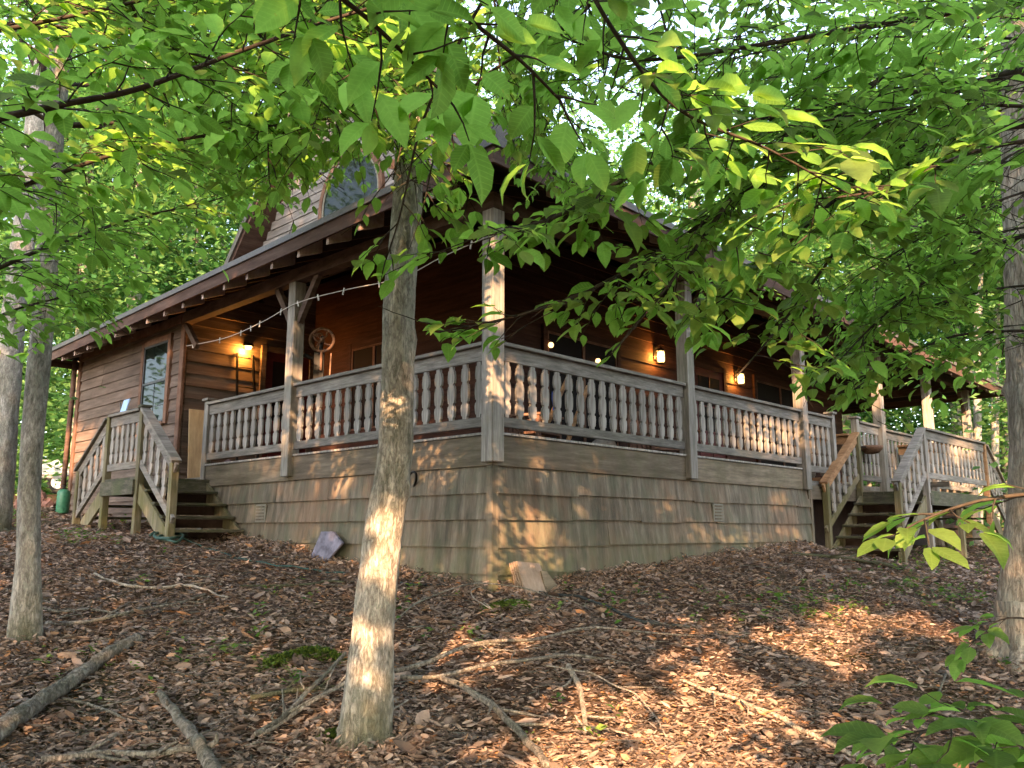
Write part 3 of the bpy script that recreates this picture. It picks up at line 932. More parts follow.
def door(mp, u0, u1, z0, z1, mat, framemat):
    m = MB(); mbox(m, mp, u0, u1, z0, z1, .0, .03); d = part(m, 'door', M[mat])
    m = MB(); mbox(m, mp, u0 - .1, u0, z0, z1 + .1, -.01, .06); mbox(m, mp, u1, u1 + .1, z0, z1 + .1, -.01, .06); mbox(m, mp, u0 + .001, u1 - .001, z1, z1 + .1, -.01, .055)
    m.build('door_frame', M[framemat], d, bevel=.004)
    m = MB(); mbox(m, mp, u0 + .14, u1 - .14, z0 + 1.05, z1 - .15, .031, .036); m.build('door_pane', M['glassdark'], d)
    m = MB(); um = (u0 + u1) / 2
    mbox(m, mp, um - .015, um + .015, z0 + 1.05, z1 - .15, .037, .048); mbox(m, mp, u0 + .14, u1 - .14, z0 + 1.5, z0 + 1.53, .037, .047)
    mbox(m, mp, u0 + .12, um - .06, z0 + .15, z0 + .9, .031, .042); mbox(m, mp, um + .06, u1 - .12, z0 + .15, z0 + .9, .031, .042)
    m.build('door_panel', M[mat], d)
    m = MB(); c = mp(u0 + .07, z0 + 1.0, .06); m.lathe([(.0, -.03), (.025, -.02), (.03, 0), (.025, .02), (.0, .03)], 10, c); m.build('door_knob', M['rust'], d, True)


door(PW, 1.42, 2.28, 2.42, 4.66, 'doorred', 'siding')
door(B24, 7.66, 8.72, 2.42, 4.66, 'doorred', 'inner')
m = MB(); m.tube([(-.1, 11.70, 4.95), (-.09, 11.72, 4.5), (-.08, 11.8, 2.2), (-.14, 12.1, 2.1)], .05, 8); part(m, 'downspout', M['fascia'], smooth=True)

# railings
BAL = None


def baluster_mesh(h):
    prof = [(0, .030), (.05, .032), (.06, .047), (.2, .056), (.26, .050), (.275, .034), (.31, .034), (.325, .048), (.42, .056), (.55, .056), (.63, .048), (.645, .034),
            (.68, .034), (.695, .050), (.78, .056), (.92, .047), (.935, .032), (1, .030)]
    poly = [(w, z * h) for z, w in prof] + [(-w, z * h) for z, w in prof[::-1]]
    m = MB(); m.prism(poly, (1, 0, 0), (0, 0, 1), (0, 1, 0), (0, -.014, 0), .028)
    return m


def variant(mesh, r):
    k = mesh.copy(); a = k.attributes['rnd']; a.data.foreach_set('value', [r] * len(k.polygons)); return k


def railing(parent, p, q, zt0, zt1, zb0, zb1, n, mats=('rail', 'rail', 'grey'), off=(0, 0), cap=True, zoff=0.0, name='railing', board=.145):
    """from p to q (local x, y): top of the cap zt, top of the bottom rail zb at either end"""
    p, q = np.array(p, float), np.array(q, float); d = unit(q - p); ln = np.linalg.norm(q - p)
    P3 = lambda f, z: np.array([*(p + (q - p) * f), z])
    slope = abs(zt1 - zt0) > .05
    m = MB()
    hb = board
    m.bar(P3(0, zt0 - .042 - hb / 2), P3(1, zt1 - .042 - hb / 2), .04, hb)
    r = m.build(name, M[mats[0]], parent, bevel=.004)
    if parent is cabin: r.location.z -= ZB
    if cap:
        c = MB(); c.bar(P3(0, zt0 - .02), P3(1, zt1 - .02), .14, .04); c.build('rail_cap', M[mats[0]], r, bevel=.005)
    c = MB(); c.bar(P3(0, zb0 - .05), P3(1, zb1 - .05), .045, .10); c.build('bottom_rail', M[mats[1]], r, bevel=.004)
    h = (zt0 - .042 - hb) - zb0 + (0.02 if slope else 0.0)
    base = baluster_mesh(h - .004)
    o0 = None; meshes = []
    for i in range(n):
        f = (i + .5) / n
        z = zb0 + (zb1 - zb0) * f + .002
        if o0 is None:
            o = base.build('baluster', M[mats[2]], r); o0 = o; meshes = [variant(o.data, x) for x in (.15, .35, .5, .65, .8, .95)]
        else:
            o = o0.copy(); COL.objects.link(o); o.parent = r
        o.data = random.choice(meshes)
        o.location = P3(f, z); o.rotation_euler = (0, random.uniform(-.012, .012), math.atan2(d[1], d[0]) + random.uniform(-.03, .03))
    return r


TOP, BOT = 3.50, 2.735
railing(cabin, (-.02, .07), (-.02, 3.61), TOP, TOP, BOT, BOT, 17, ('rail', 'rail', 'grey'))
railing(cabin, (-.02, 3.79), (-.02, 5.99), TOP, TOP, BOT, BOT, 11)
railing(cabin, (.07, -.02), (3.46, -.02), TOP, TOP, BOT, BOT, 17)
railing(cabin, (3.64, -.02), (6.81, -.02), TOP, TOP, BOT, BOT, 16)
railing(cabin, (6.99, -.02), (7.99, -.02), TOP, TOP, BOT - .1, BOT - .1, 5)
railing(cabin, (8.92, .03), (8.92, 1.05), 3.30, 3.30, 2.55, 2.55, 5, ('tanwood', 'tanwood', 'rail'))
railing(cabin, (9.15, -.02), (10.1, -.02), TOP + .04, TOP + .04, BOT - .15, BOT - .15, 5)
railing(cabin, (10.3, -.02), (12.9, -.02), TOP, TOP, BOT - .15, BOT - .15, 13)
railing(cabin, (13.1, -.02), (15.6, -.02), TOP, TOP, BOT - .15, BOT - .15, 12)
railing(cabin, (15.7, .1), (15.7, 3.1), TOP, TOP, BOT - .15, BOT - .15, 14)

# ------------------------------------------------------------------ the two porch stairs
def stair_set(label, x0, x1, y0, y1, along, deck, first, nA, nB, riseA, riseB, run, flip, zg, rails):
    """a landing between x0..x1, y0..y1 with a flight at either end; along = 'x' or 'y' is the direction of the flights"""
    base = W((x0 + x1) / 2, (y0 + y1) / 2, zg)
    st = thing('porch_stairs', label, 'stairs', base, R(46.1))
    off = np.array([(x0 + x1) / 2, (y0 + y1) / 2, zg])
    def fin(mb, name, mat, parent=st, **kw):
        o = mb.build(name, M[mat], parent, **kw)
        if parent is st: o.location = tuple(np.array(o.location) - off)
        return o
    lo, hi = (x0, x1) if along == 'x' else (y0, y1)
    P = (lambda a, c, z: (a, c, z)) if along == 'x' else (lambda a, c, z: (c, a, z))
    c0, c1 = (y0, y1) if along == 'x' else (x0, x1)
    m = MB(); c = c0
    while c < c1 - .02:
        e = min(c + .138, c1); m.box(P(lo, c, deck - .04), P(hi, e, deck)); c = e + .006
    fin(m, 'landing', 'step')
    m = MB(); m.box(P(lo, c0 - .04, deck - .24), P(hi, c0 - .001, deck - .042)); m.box(P(lo, c0, deck - .24), P(lo + .04, c1, deck - .042)); m.box(P(hi - .04, c0, deck - .24), P(hi, c1, deck - .042))
    fin(m, 'landing_joists', 'step')
    for side, n, rise, edge, sg in ((0, nA, riseA, lo, -1), (1, nB, riseB, hi, 1)):
        for k in range(n):
            a = edge + sg * run * k; z = deck - rise * (k + 1)
            m = MB(); m.box(P(a + sg * .0, c0 + .03, z - .038), P(a + sg * (run + .03), c1 - .02, z), random.random()); fin(m, 'tread', 'step', bevel=.006)
            if side == first:
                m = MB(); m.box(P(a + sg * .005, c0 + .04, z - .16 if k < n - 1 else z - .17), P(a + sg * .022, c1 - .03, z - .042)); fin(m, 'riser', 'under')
        for c in (c0 + .02, c1 - .06):
            m = MB(); a0, a1 = edge, edge + sg * run * (n + .1)
            pr = [P(a0, c, deck - .05), P(a1, c, deck - rise * (n + .1) - .05), P(a1, c, deck - rise * (n + .1) - .3), P(a0, c, deck - .32)]
            q = [np.array(v) + np.array(P(0, .04, 0)) for v in pr]
            m.add(list(pr) + list(q), [(0, 1, 2, 3), (7, 6, 5, 4), (0, 4, 5, 1), (1, 5, 6, 2), (2, 6, 7, 3), (3, 7, 4, 0)]); fin(m, 'stringer', 'steppost')
    for kind, args in rails:
        if kind == 'post':
            a, c, z0, z1, mat, capd = args; m = MB(); m.box(P(a - .048, c - .048, z0), P(a + .048, c + .048, z1)); o = fin(m, 'newel_post', mat, bevel=.006)
            if capd: m = MB(); m.box(P(a - .075, c - .075, z1 + .001), P(a + .075, c + .075, z1 + .035)); m.build('post_cap', M['step'], o, bevel=.006)
        else:
            a, ca, b, cb, zt0, zt1, h, n, mats = args
            o = railing(st, P(a, ca, 0)[:2], P(b, cb, 0)[:2], zt0, zt1, zt0 - h, zt1 - h, n, mats)
            o.location = tuple(-off)
    return st


O = -1.06
gl = 1.5
stair_set('mossy grey porch stairs by the wing window beside the green canister', -1.1, -.02, 5.86, 7.02, 'y', 2.34, 0, 4, 3, .18, .175, .27, False, 1.5, [
    ('post', (5.84, O, 1.3, 3.30, 'steppost', True)), ('post', (7.02, O, 1.3, 3.28, 'steppost', False)),
    ('post', (4.78, O, 1.25, 2.47, 'steppost', False)), ('post', (8.10, O, 1.4, 2.52, 'steppost', False)),
    ('rail', (5.89, O, 6.97, O, 3.30, 3.30, .74, 6, ('rail', 'rail', 'grey'))),
    ('rail', (5.80, O - .01, 4.70, O - .01, 3.30, 2.50, .72, 5, ('rail', 'rail', 'grey'))),
    ('rail', (7.06, O - .01, 8.17, O - .01, 3.27, 2.55, .72, 5, ('rail', 'rail', 'grey')))])
stair_set('grey porch stairs with long railed landing near the right hand tree', 8.87, 12.3, -1.22, -.08, 'x', 2.26, 0, 5, 4, .185, .2, .27, False, 1.1, [
    ('post', (8.87, -1.2, 1.0, 3.30, 'grey', False)), ('post', (12.3, -1.2, .9, 3.28, 'tanwood', False)),
    ('post', (7.56, -1.2, .9, 2.36, 'steppost', False)), ('post', (7.50, -.10, 1.1, 2.38, 'steppost', False)),
    ('post', (8.90, -.10, 1.1, 3.31, 'steppost', False)), ('post', (13.5, -1.2, .9, 2.45, 'steppost', False)), ('post', (10.5, -1.2, .9, 2.2, 'steppost', False)),
    ('rail', (8.92, -1.2, 12.25, -1.2, 3.30, 3.30, .74, 15, ('rail', 'rail', 'grey'))),
    ('rail', (8.83, -1.21, 7.48, -1.21, 3.30, 2.36, .72, 6, ('rail', 'rail', 'grey'))),
    ('rail', (8.86, -.10, 7.42, -.10, 3.31, 2.38, .72, 6, ('tanwood', 'steppost', 'grey'))),
    ('rail', (12.35, -1.21, 13.55, -1.21, 3.28, 2.45, .72, 6, ('rail', 'rail', 'grey'))),
    ('rail', (10.9, -.10, 10.9, -.95, 3.22, 3.22, .72, 5, ('tanwood', 'rail', 'grey')))])

# ------------------------------------------------------------------ things on and around the porch
def wl(p): return W(p[0], p[1], p[2])                      # cabin local to world


def lantern(loc, label, rz, energy):
    t = thing('wall_lantern', label, 'lantern', wl(loc), rz, 'lit lanterns on the porch wall')
    m = MB(); m.box((-.05, .10, -.02), (.05, .125, .22)); m.tube([(0, .11, .18), (0, .04, .25), (0, 0, .23), (0, 0, .17)], .010, 6); m.build('wall_bracket', M['iron'], t)
    m = MB(); m.lathe([(.02, .18), (.05, .165), (.085, .13), (.088, .12)], 12); m.lathe([(.075, -.105), (.08, -.09), (.06, -.085)], 12)
    for k in range(6):
        a = k * math.pi / 3; m.tube([(.07 * math.cos(a), .07 * math.sin(a), -.09), (.078 * math.cos(a), .078 * math.sin(a), .125)], .005, 4)
    m.torus((0, 0, .02), .076, .004, (1, 0, 0), (0, 1, 0), 16, 4); m.build('lantern_cage', M['iron'], t)
    m = MB(); m.lathe([(.045, -.085), (.062, -.05), (.064, .06), (.055, .115)], 14); m.build('lantern_glass', M['lampglow'], t, True)
    l = bpy.data.lights.new('lantern_light', 'POINT'); l.energy = energy; l.color = (1, .40, .07); l.shadow_soft_size = .07
    o = bpy.data.objects.new('lantern_light', l); COL.objects.link(o); o.parent = t; o.location = (-.03, .055, .03)
    return t


L1 = onB(661, 358, 2.25); L2 = onB(741, 380, 2.25)
lantern(L1, 'lit caged lantern on the red wall beside the second tall porch post', R(46.1), 20.0)
lantern(L2, 'lit caged lantern on the wall between the porch door and the dark wide window', R(46.1), 20.0)
L3 = onB(806, 400, 2.25)
s = onB(250, 347, 6.9)
t = thing('wall_lamp', 'lit shaded lamp on the side wall beside the dark red door', 'lamp', wl(s), R(46.1))
m = MB(); m.box((-.06, .09, -.02), (.06, .128, .10)); m.tube([(0, .10, .06), (-.02, .05, .10), (-.05, .0, .075)], .012, 6); m.build('wall_bracket', M['iron'], t)
m = MB(); m.lathe([(.03, .07), (.06, .055), (.10, .0), (.096, .0), (.055, .045), (.025, .055)], 14, (-.03, 0, 0)); m.build('lamp_shade', M['iron'], t, True)
m = MB(); m.lathe([(.0, -.055), (.045, -.045), (.06, -.01), (.05, .03), (.02, .05)], 12, (-.03, 0, 0)); m.build('bulb', M['lampglow'], t, True)
l = bpy.data.lights.new('lamp_light', 'POINT'); l.energy = 15; l.color = (1, .38, .06); l.shadow_soft_size = .06
o = bpy.data.objects.new('lamp_light', l); COL.objects.link(o); o.parent = t; o.location = (-.07, .06, -.075)

# two glowing globes added to stand for warm glints in the wide porch window
for (u, v), lab in (((551, 345), 'small glowing globe standing for a warm glint in the wide porch window'), ((598, 361), 'glowing globe standing for a low warm glint in the wide porch window')):
    p = onB(u, v, 2.30); t = thing('glint_globe', lab, 'lamp', wl(p), R(46.1))
    m = MB(); m.lathe([(0, -.045), (.03, -.035), (.045, 0), (.03, .035), (0, .045)], 12); m.build('globe', M['glintglow'], t, True)
    m = MB(); m.tube([(0, .0, .04), (0, .02, .09), (0, .09, .09)], .008, 6); m.build('globe_arm', M['iron'], t)

# string of clothespins
ctrl = [onA(181, 347, .0), onA(225, 338, -.05), onA(262, 322, -.1), onA(297, 303, -.13), onA(345, 290, -.05), onA(400, 278, -.08), onA(442, 257, -.1), onA(484, 238, -.13)]
path = smooth_path([wl(c) for c in ctrl], 80)
t = thing('clothes_line', 'pale line with clothespins strung along the left porch', 'clothes line', path[0])
m = MB(); m.tube(path - path[0], .006, 5); m.build('cord', M['cord'], t)
for f in (.06, .13, .21, .25, .29, .37, .44, .5, .57, .66, .74, .86, .95):
    i = int(f * 79); p = path[i] - path[0]; d = unit(path[min(i + 1, 79)] - path[i - 1])
    m = MB(); tl = np.array([random.uniform(-.02, .02), 0, 1.]); a = random.uniform(-.3, .3)
    q = p + np.array([0, 0, .03]); e = p + np.array([d[0] * a * .1, d[1] * a * .1, -.055])
    m.bar(q, e, .013, .016, d); m.build('clothespin', M['white'], t)

# hand-cranked drill with iron wheel on the inner side of the second post
c = np.array(wl(onA(322, 340, .30))); t = thing('hand_crank_drill', 'old iron hand drill with spoked flywheel hung beside porch post', 'hand drill', c, R(96))
ax, ay = np.array([0, -1., 0]), np.array([0, 0, 1.])
m = MB(); m.torus((0, 0, 0), .155, .02, ax, ay, 32, 8); m.lathe([(.028, -.03), (.028, .03)], 10, (0, 0, 0))
for k in range(4):
    a = k * math.pi / 2 + .5; pts = [(0, math.cos(a) * .02, math.sin(a) * .02), (.01, math.cos(a + .25) * .08, math.sin(a + .25) * .08), (0, math.cos(a) * .14, math.sin(a) * .14)]
    m.tube(smooth_path(pts, 7), .011, 6)
m.build('flywheel', M['rust'], t, True)
m = MB(); m.torus((.05, .05, .05), .055, .014, ax, ay, 20, 6); m.tube([(.05, .05, .05), (-.06, .05, .05)], .012, 6); m.build('gear', M['rust'], t, True)
m = MB(); m.box((.03, -.03, -.85), (.10, .10, -.12)); m.tube([(.05, .0, .06), (.05, .03, -.2)], .03, 8); m.tube([(.05, .12, -.25), (.0, .24, -.2)], .03, 6); m.build('drill_frame', M['iron'], t)
m = MB(); m.tube([(-.01, .0, -.16), (-.01, .0, -.42)], .017, 8); m.tube([(-.01, -.13, -.18), (-.01, -.12, -.5)], .011, 6); m.build('spindle', M['rust'], t)

# things leaning against the porch side wall
b0, b1 = onB(190, 462, 6.96), onB(207, 408, 6.96)
t = thing('plywood_board', 'pale plywood board leaning on the wall between the stairs and the porch railing', 'board', W(.30, 6.95, 2.4), R(46.1))
m = MB(); m.hexa([(-.19, -.08, 0), (.17, -.08, 0), (.17, -.06, 0), (-.19, -.06, 0), (-.19, .03, 1.12), (.17, .03, 1.12), (.17, .048, 1.12), (-.19, .048, 1.12)]); m.build('panel', M['ply'], t)
t = thing('step_ladder', 'thin black ladder leaning on the side wall under the lamp', 'ladder', W(1.02, 6.8, 2.4), R(46.1))
for sx in (-.17, .17):
    m = MB(); m.bar((sx * 1.15, -.14, 0), (sx * .85, .19, 2.15), .035, .03); m.build('ladder_rail', M['iron'], t)
for k in range(6):
    f = (k + .6) / 6.3; m = MB(); m.tube([(-.17 * (1.15 - .3 * f), -.14 + .33 * f, 2.15 * f), (.17 * (1.15 - .3 * f), -.14 + .33 * f, 2.15 * f)], .010, 5); m.build('rung', M['iron'], t)

# porch furniture glimpsed through the balusters
def porch_chair(x, y, rz, label):
    t = thing('porch_chair', label, 'chair', W(x, y, 2.4), R(46.1) + rz, 'chairs on the porch')
    for sx in (-.26, .26):
        m = MB(); m.bar((sx, -.25, 0), (sx, -.25, .62), .05, .05, (0, 1, 0)); m.build('leg', M['frame'], t)
        m = MB(); m.bar((sx, .25, 0), (sx, .33, 1.0), .05, .05, (0, 1, 0)); m.build('leg', M['frame'], t)
        m = MB(); m.box((sx - .04, -.3, .621), (sx + .04, .3, .65)); m.build('armrest', M['frame'], t)
    m = MB()
    for k in range(5): m.box((-.235, -.28 + k * .11, .40), (.235, -.18 + k * .11, .43))
    m.build('seat', M['frame'], t)
    m = MB()
    for k in range(5): m.bar((-.19 + k * .095, .27, .44), (-.19 + k * .095, .35, 1.02), .07, .018, (0, 1, 0))
    m.bar((-.23, .352, 1.03), (.23, .352, 1.03), .03, .06); m.build('backrest', M['frame'], t)
    return t


porch_chair(2.0, 1.3, .2, 'brown slatted porch chair behind the railing right of the corner post')
porch_chair(4.9, 1.4, -.3, 'brown slatted porch chair below the lantern by the second tall post')
p = onB(605, 436, .28); t = tag(MB().build('round_pot', M['pot']) if False else thing('round_pot', 'round grey clay pot seen under the porch rail', 'pot', W(p[0], .3, 2.4), 0), None, None)
m = MB(); m.lathe([(.06, 0), (.14, .06), (.17, .16), (.14, .26), (.09, .30), (.10, .325), (.08, .33)], 16); m.build('pot_body', M['pot'], t, True)
p = onA(240, 440, .45); t = thing('grey_stone', 'small grey stone on the porch floor under the left railing', 'stone', W(.28, p[1], 2.4))
m = MB(); m.lathe([(.10, 0), (.13, .06), (.11, .16), (.05, .24), (.0, .27)], 9); m.build('stone_body', M['slate'], t)
for i, (y, a, ln, lab) in enumerate(((1.25, .35, 1.25, 'long stick leaning on the orange lit porch wall'), (.75, .12, 1.0, 'short post leaning on the porch wall near the corner post'))):
    t = tag((lambda mb: mb)(MB()) and thing('leaning_stick', lab, 'stick', W(1.9, y, 2.4), R(46.1)), None, None)
    m = MB(); m.tube([(0, 0, 0), (.2, -a * .5, ln * .5), (.42, -a, ln)], .03, 7, .1); m.build('stick_shaft', M['tanwood'], t)
t = thing('blue_cloth', 'small blue cloth hanging behind the right porch balusters', 'cloth', wl(onB(555, 400, .12)), R(46.1))
m = MB(); n_ = 7
vs = [(-.04 + .08 * i / (n_ - 1), .012 * math.sin(i * 2.1 + j), .10 - .2 * j / 5 - .02 * math.sin(i * 1.3)) for j in range(6) for i in range(n_)]
vs += [(a, b + .008, c) for a, b, c in vs]
fs = [(j * n_ + i, j * n_ + i + 1, (j + 1) * n_ + i + 1, (j + 1) * n_ + i) for j in range(5) for i in range(n_ - 1)]
m.add(vs, fs + [tuple(q + 42 for q in f[::-1]) for f in fs]); m.build('cloth_folds', M['blue'], t, True)
t = thing('hanging_bowl', 'rusty bowl planter fixed to the newel post at the top of the long landing stairs', 'bowl', W(9.28, -.2, 3.06), R(46.1))
m = MB(); m.lathe([(.03, -.12), (.12, -.10), (.19, -.02), (.20, .03), (.18, .03), (.11, -.07), (.0, -.09)], 18); m.build('bowl_shell', M['rust'], t, True)
m = MB(); m.tube([(-.18, .02, 0), (-.24, .1, 0)], .012, 6); m.build('bowl_bracket', M['iron'], t)

# plaque on the stair rail, canister, slab, leaning panels, hoses, stones
p = onA(124, 407, O); t = thing('small_sign', 'small pale blue sign on the rail cap of the left stairs', 'sign', W(O, p[1], 3.31), R(46.1))
m = MB(); m.hexa([(-.015, -.10, 0), (.0, -.10, 0), (.0, .10, 0), (-.015, .10, 0), (.03, -.10, .19), (.045, -.10, .19), (.045, .10, .19), (.03, .10, .19)]); m.build('sign_board', M['signblue'], t)
m = MB(); m.bar((.01, .12, .02), (.04, .25, .16), .015, .015); m.build('sign_stake', M['darktin'], t)
p = gpos(66, 519); p = W(-.35, 10.9); p = np.array([p[0], p[1], gz(p[0], p[1])])
t = thing('gas_canister', 'green canister with black valve standing by the cabin corner', 'canister', p)
m = MB(); m.lathe([(.135, 0), (.15, .03), (.15, .50), (.14, .56), (.09, .61), (.05, .62)], 20); m.lathe([(.153, .1), (.155, .11), (.153, .12)], 20); m.build('canister_body', M['green'], t, True)
m = MB(); m.lathe([(.045, .615), (.05, .64), (.03, .65), (.03, .69), (.055, .695), (.055, .715), (.0, .72)], 12); m.build('valve', M['iron'], t)
t.scale = (.75, .75, .72)
p = onA(326, 556, -.13); w_ = W(-.14, p[1]); zg = gz(w_[0], w_[1])
t = thing('stone_slab', 'purple grey broken stone slab leaning against the skirt', 'slab', (w_[0], w_[1], zg - .03), R(46.1))
m = MB(); pp = [onA(u, v, -.13) for u, v in ((313.5, 562), (316, 549), (320, 531.5), (332, 531.5), (336, 535.5), (343.5, 543), (331, 562))]
c0 = np.array([-.14, p[1], zg - .03]); vs = [np.array([-.20 + .22 * (q[2] - zg), q[1], q[2]]) - c0 for q in pp]; k_ = len(vs)
m.add(vs + [v + np.array([.035, 0, 0]) for v in vs], [tuple(range(k_)), tuple(range(k_, 2 * k_))[::-1]] + [(i, k_ + i, k_ + (i + 1) % k_, (i + 1) % k_) for i in range(k_)]); m.build('slab_body', M['slate'], t, bevel=.006)
for poly, y0, tl, lab, mat in (([(.0, 0), (.33, .0), (.34, .33), (.02, .36)], .22, .32, 'brown flat panel with split edge leaning at the skirt corner', 'cardboard'),
                               ([(.0, 0), (.26, .0), (.20, .10), (.08, .26), (.0, .27)], .52, .2, 'broken grey board corner propped behind the brown panel', 'rim')):
    w_ = W(y0, -.16); zg = gz(w_[0], w_[1])
    t = thing('leaning_sheet', lab, 'sheet', (w_[0], w_[1], zg - .04), R(46.1))
    c_, s_ = math.cos(tl), math.sin(tl)
    m = MB(); m.prism(poly, (1, 0, 0), (-.12, s_, c_), (0, -c_, s_), (0, -.08, 0), .018)
    if mat == 'cardboard':
        for k in range(3): m.prism([(q[0] - .012 * (k + 1), q[1] - .008 * k) for q in poly], (1, 0, 0), (-.12, s_, c_), (0, -c_, s_), (0, -.08 + .022 * (k + 1), 0), .014)
    m.build('panel_sheet', M[mat], t)


def ground_tube(name, label, cat, pix, rad, mat, group=None, lift=None, n=40, lump=0.0, world=None, ends=None, nseg=8, stubs=0):
    ctrl = [gpos(*q) for q in pix] if world is None else world
    path = smooth_path(ctrl, n); rr = [rad] * 2 if np.isscalar(rad) else list(rad)
    r = np.interp(np.linspace(0, 1, n), np.linspace(0, 1, len(rr)), rr)
    path[:, 2] = ground_z(path[:, 0], path[:, 1]) + r * .85 + .022
    if lift is not None: path[:, 2] += np.interp(np.linspace(0, 1, n), np.linspace(0, 1, len(lift)), lift)
    if lump: path[:, :2] += np.cumsum(RNG.normal(0, lump * .25 * r.mean(), (n, 2)), axis=0) * .5
    m = MB(); m.tube(path, list(r), nseg, lump, int(RNG.integers(1e6)))
    for q in range(stubs):
        i = int(RNG.integers(3, n - 3)); d = unit(path[i + 1] - path[i]); sd = unit(np.cross(d, [0, 0, 1.])) * RNG.choice([-1, 1])
        ln = RNG.uniform(.06, .42); e = path[i] + (d * .7 + sd * RNG.uniform(.4, .9)) * ln + np.array([0, 0, RNG.uniform(-.02, .10)]); e[2] = max(e[2], gz(e[0], e[1]) + .015)
        m.tube([path[i], (path[i] + e) / 2 + RNG.normal(0, .012, 3), e], [r[i] * .55, r[i] * .45, r[i] * .25], 5)
    c = path[n // 2].copy(); o = m.build(name, M[mat], None, True, org=c)
    tag(o, label, cat, group); return o, path


ground_tube('garden_hose', 'dark hose lying along the foot of the skirt right of the corner', 'hose', [(400, 586), (440, 589), (505, 592), (560, 599), (610, 612), (640, 625), (690, 632)], .014, 'hoseblack')
pile = [gpos(u, v) for u, v in ((150, 540), (168, 536), (186, 540), (172, 546), (154, 543), (163, 538), (182, 543), (176, 548), (158, 545), (170, 540), (192, 545), (215, 553), (245, 562), (300, 571), (345, 576))]
ground_tube('garden_hose', 'tangled green hose below the left stairs trailing along the skirt', 'hose', None, [.02, .02, .02, .018, .011, .009, .009], 'hosegreen', n=120, world=pile, lift=[.02, .05, .03, .06, .04, .05, .06, .03, .05, .02, 0, 0, 0, 0, 0])
for i, (u, v, s_) in enumerate(((44, 508, .17), (50, 500, .15), (47, 493, .13), (53, 509, .12))):
    p = W(-.55 + .1 * i, 12.5 - .15 * i); m = MB(); m.lathe([(.0, -.1), (s_ * .8, -.03), (s_, .05), (s_ * .8, s_), (s_ * .3, s_ * 1.4), (0, s_ * 1.45)], 9)
    vv = np.array(m.v); vv += RNG.normal(0, .018, vv.shape); m.v = [tuple(q) for q in vv]
    o = m.build('rubble_stone', M['stone']); o.location = (p[0], p[1], gz(p[0], p[1]) + (.15 if i == 2 else 0))
    tag(o, ['large red brown stone in the heap by the downspout', 'middle red brown stone in the heap by the downspout', 'topmost red brown stone in the heap by the downspout', 'smallest red brown stone nearest the green canister'][i], 'stone', 'stones by the cabin corner')

# the pickup behind the cabin's far corner
pk = at(27, 500, 24.0); pz = gz(pk[0], pk[1])
t = thing('pickup_truck', 'pale grey pickup truck parked beyond the cabin corner', 'pickup', (pk[0], pk[1], pz), R(8))
m = MB()
def sidebox(x0, x1, z0, z1, w=1.75, b=.05):
    m.add([(x0, 0, z0), (x1, 0, z0), (x1, 0, z1), (x0 + b, 0, z1), (x0, w, z0), (x1, w, z0), (x1, w, z1), (x0 + b, w, z1)], [(0, 1, 2, 3), (7, 6, 5, 4), (0, 4, 5, 1), (1, 5, 6, 2), (2, 6, 7, 3), (3, 7, 4, 0)])
sidebox(0, 1.25, .45, .98, b=.12); sidebox(1.25, 3.0, .45, 1.0, b=0); sidebox(3.02, 5.3, .45, 1.02, b=0); m.build('body', M['tin'], t, bevel=.03)
m = MB(); m.prism([(1.0, .99), (1.62, 1.62), (2.85, 1.62), (3.0, .99)], (1, 0, 0), (0, 0, 1), (0, 1, 0), (0, .1, 0), 1.55); m.build('cab', M['tin'], t, bevel=.03)
m = MB(); m.prism([(1.22, 1.05), (1.70, 1.54), (2.2, 1.54), (2.2, 1.05)], (1, 0, 0), (0, 0, 1), (0, 1, 0), (0, .09, 0), .02); m.build('side_window', M['glass'], t)
m = MB(); m.box((-.06, .0, .42), (.1, 1.75, .58)); m.box((.0, -.012, .5), (1.2, .0, .56)); m.build('bumper', M['darktin'], t)
for x in (.75, 4.2):
    for y in (.02, 1.55):
        m = MB(); m.torus((x, y + .1, .34), .25, .09, (1, 0, 0), (0, 0, 1), 24, 8); w_ = m.build('tyre', M['tyre'], t, True)
        m = MB(); m.tube([(x, y + .03, .34), (x, y + .15, .34)], .18, 16); m.build('rim', M['tin'], w_)

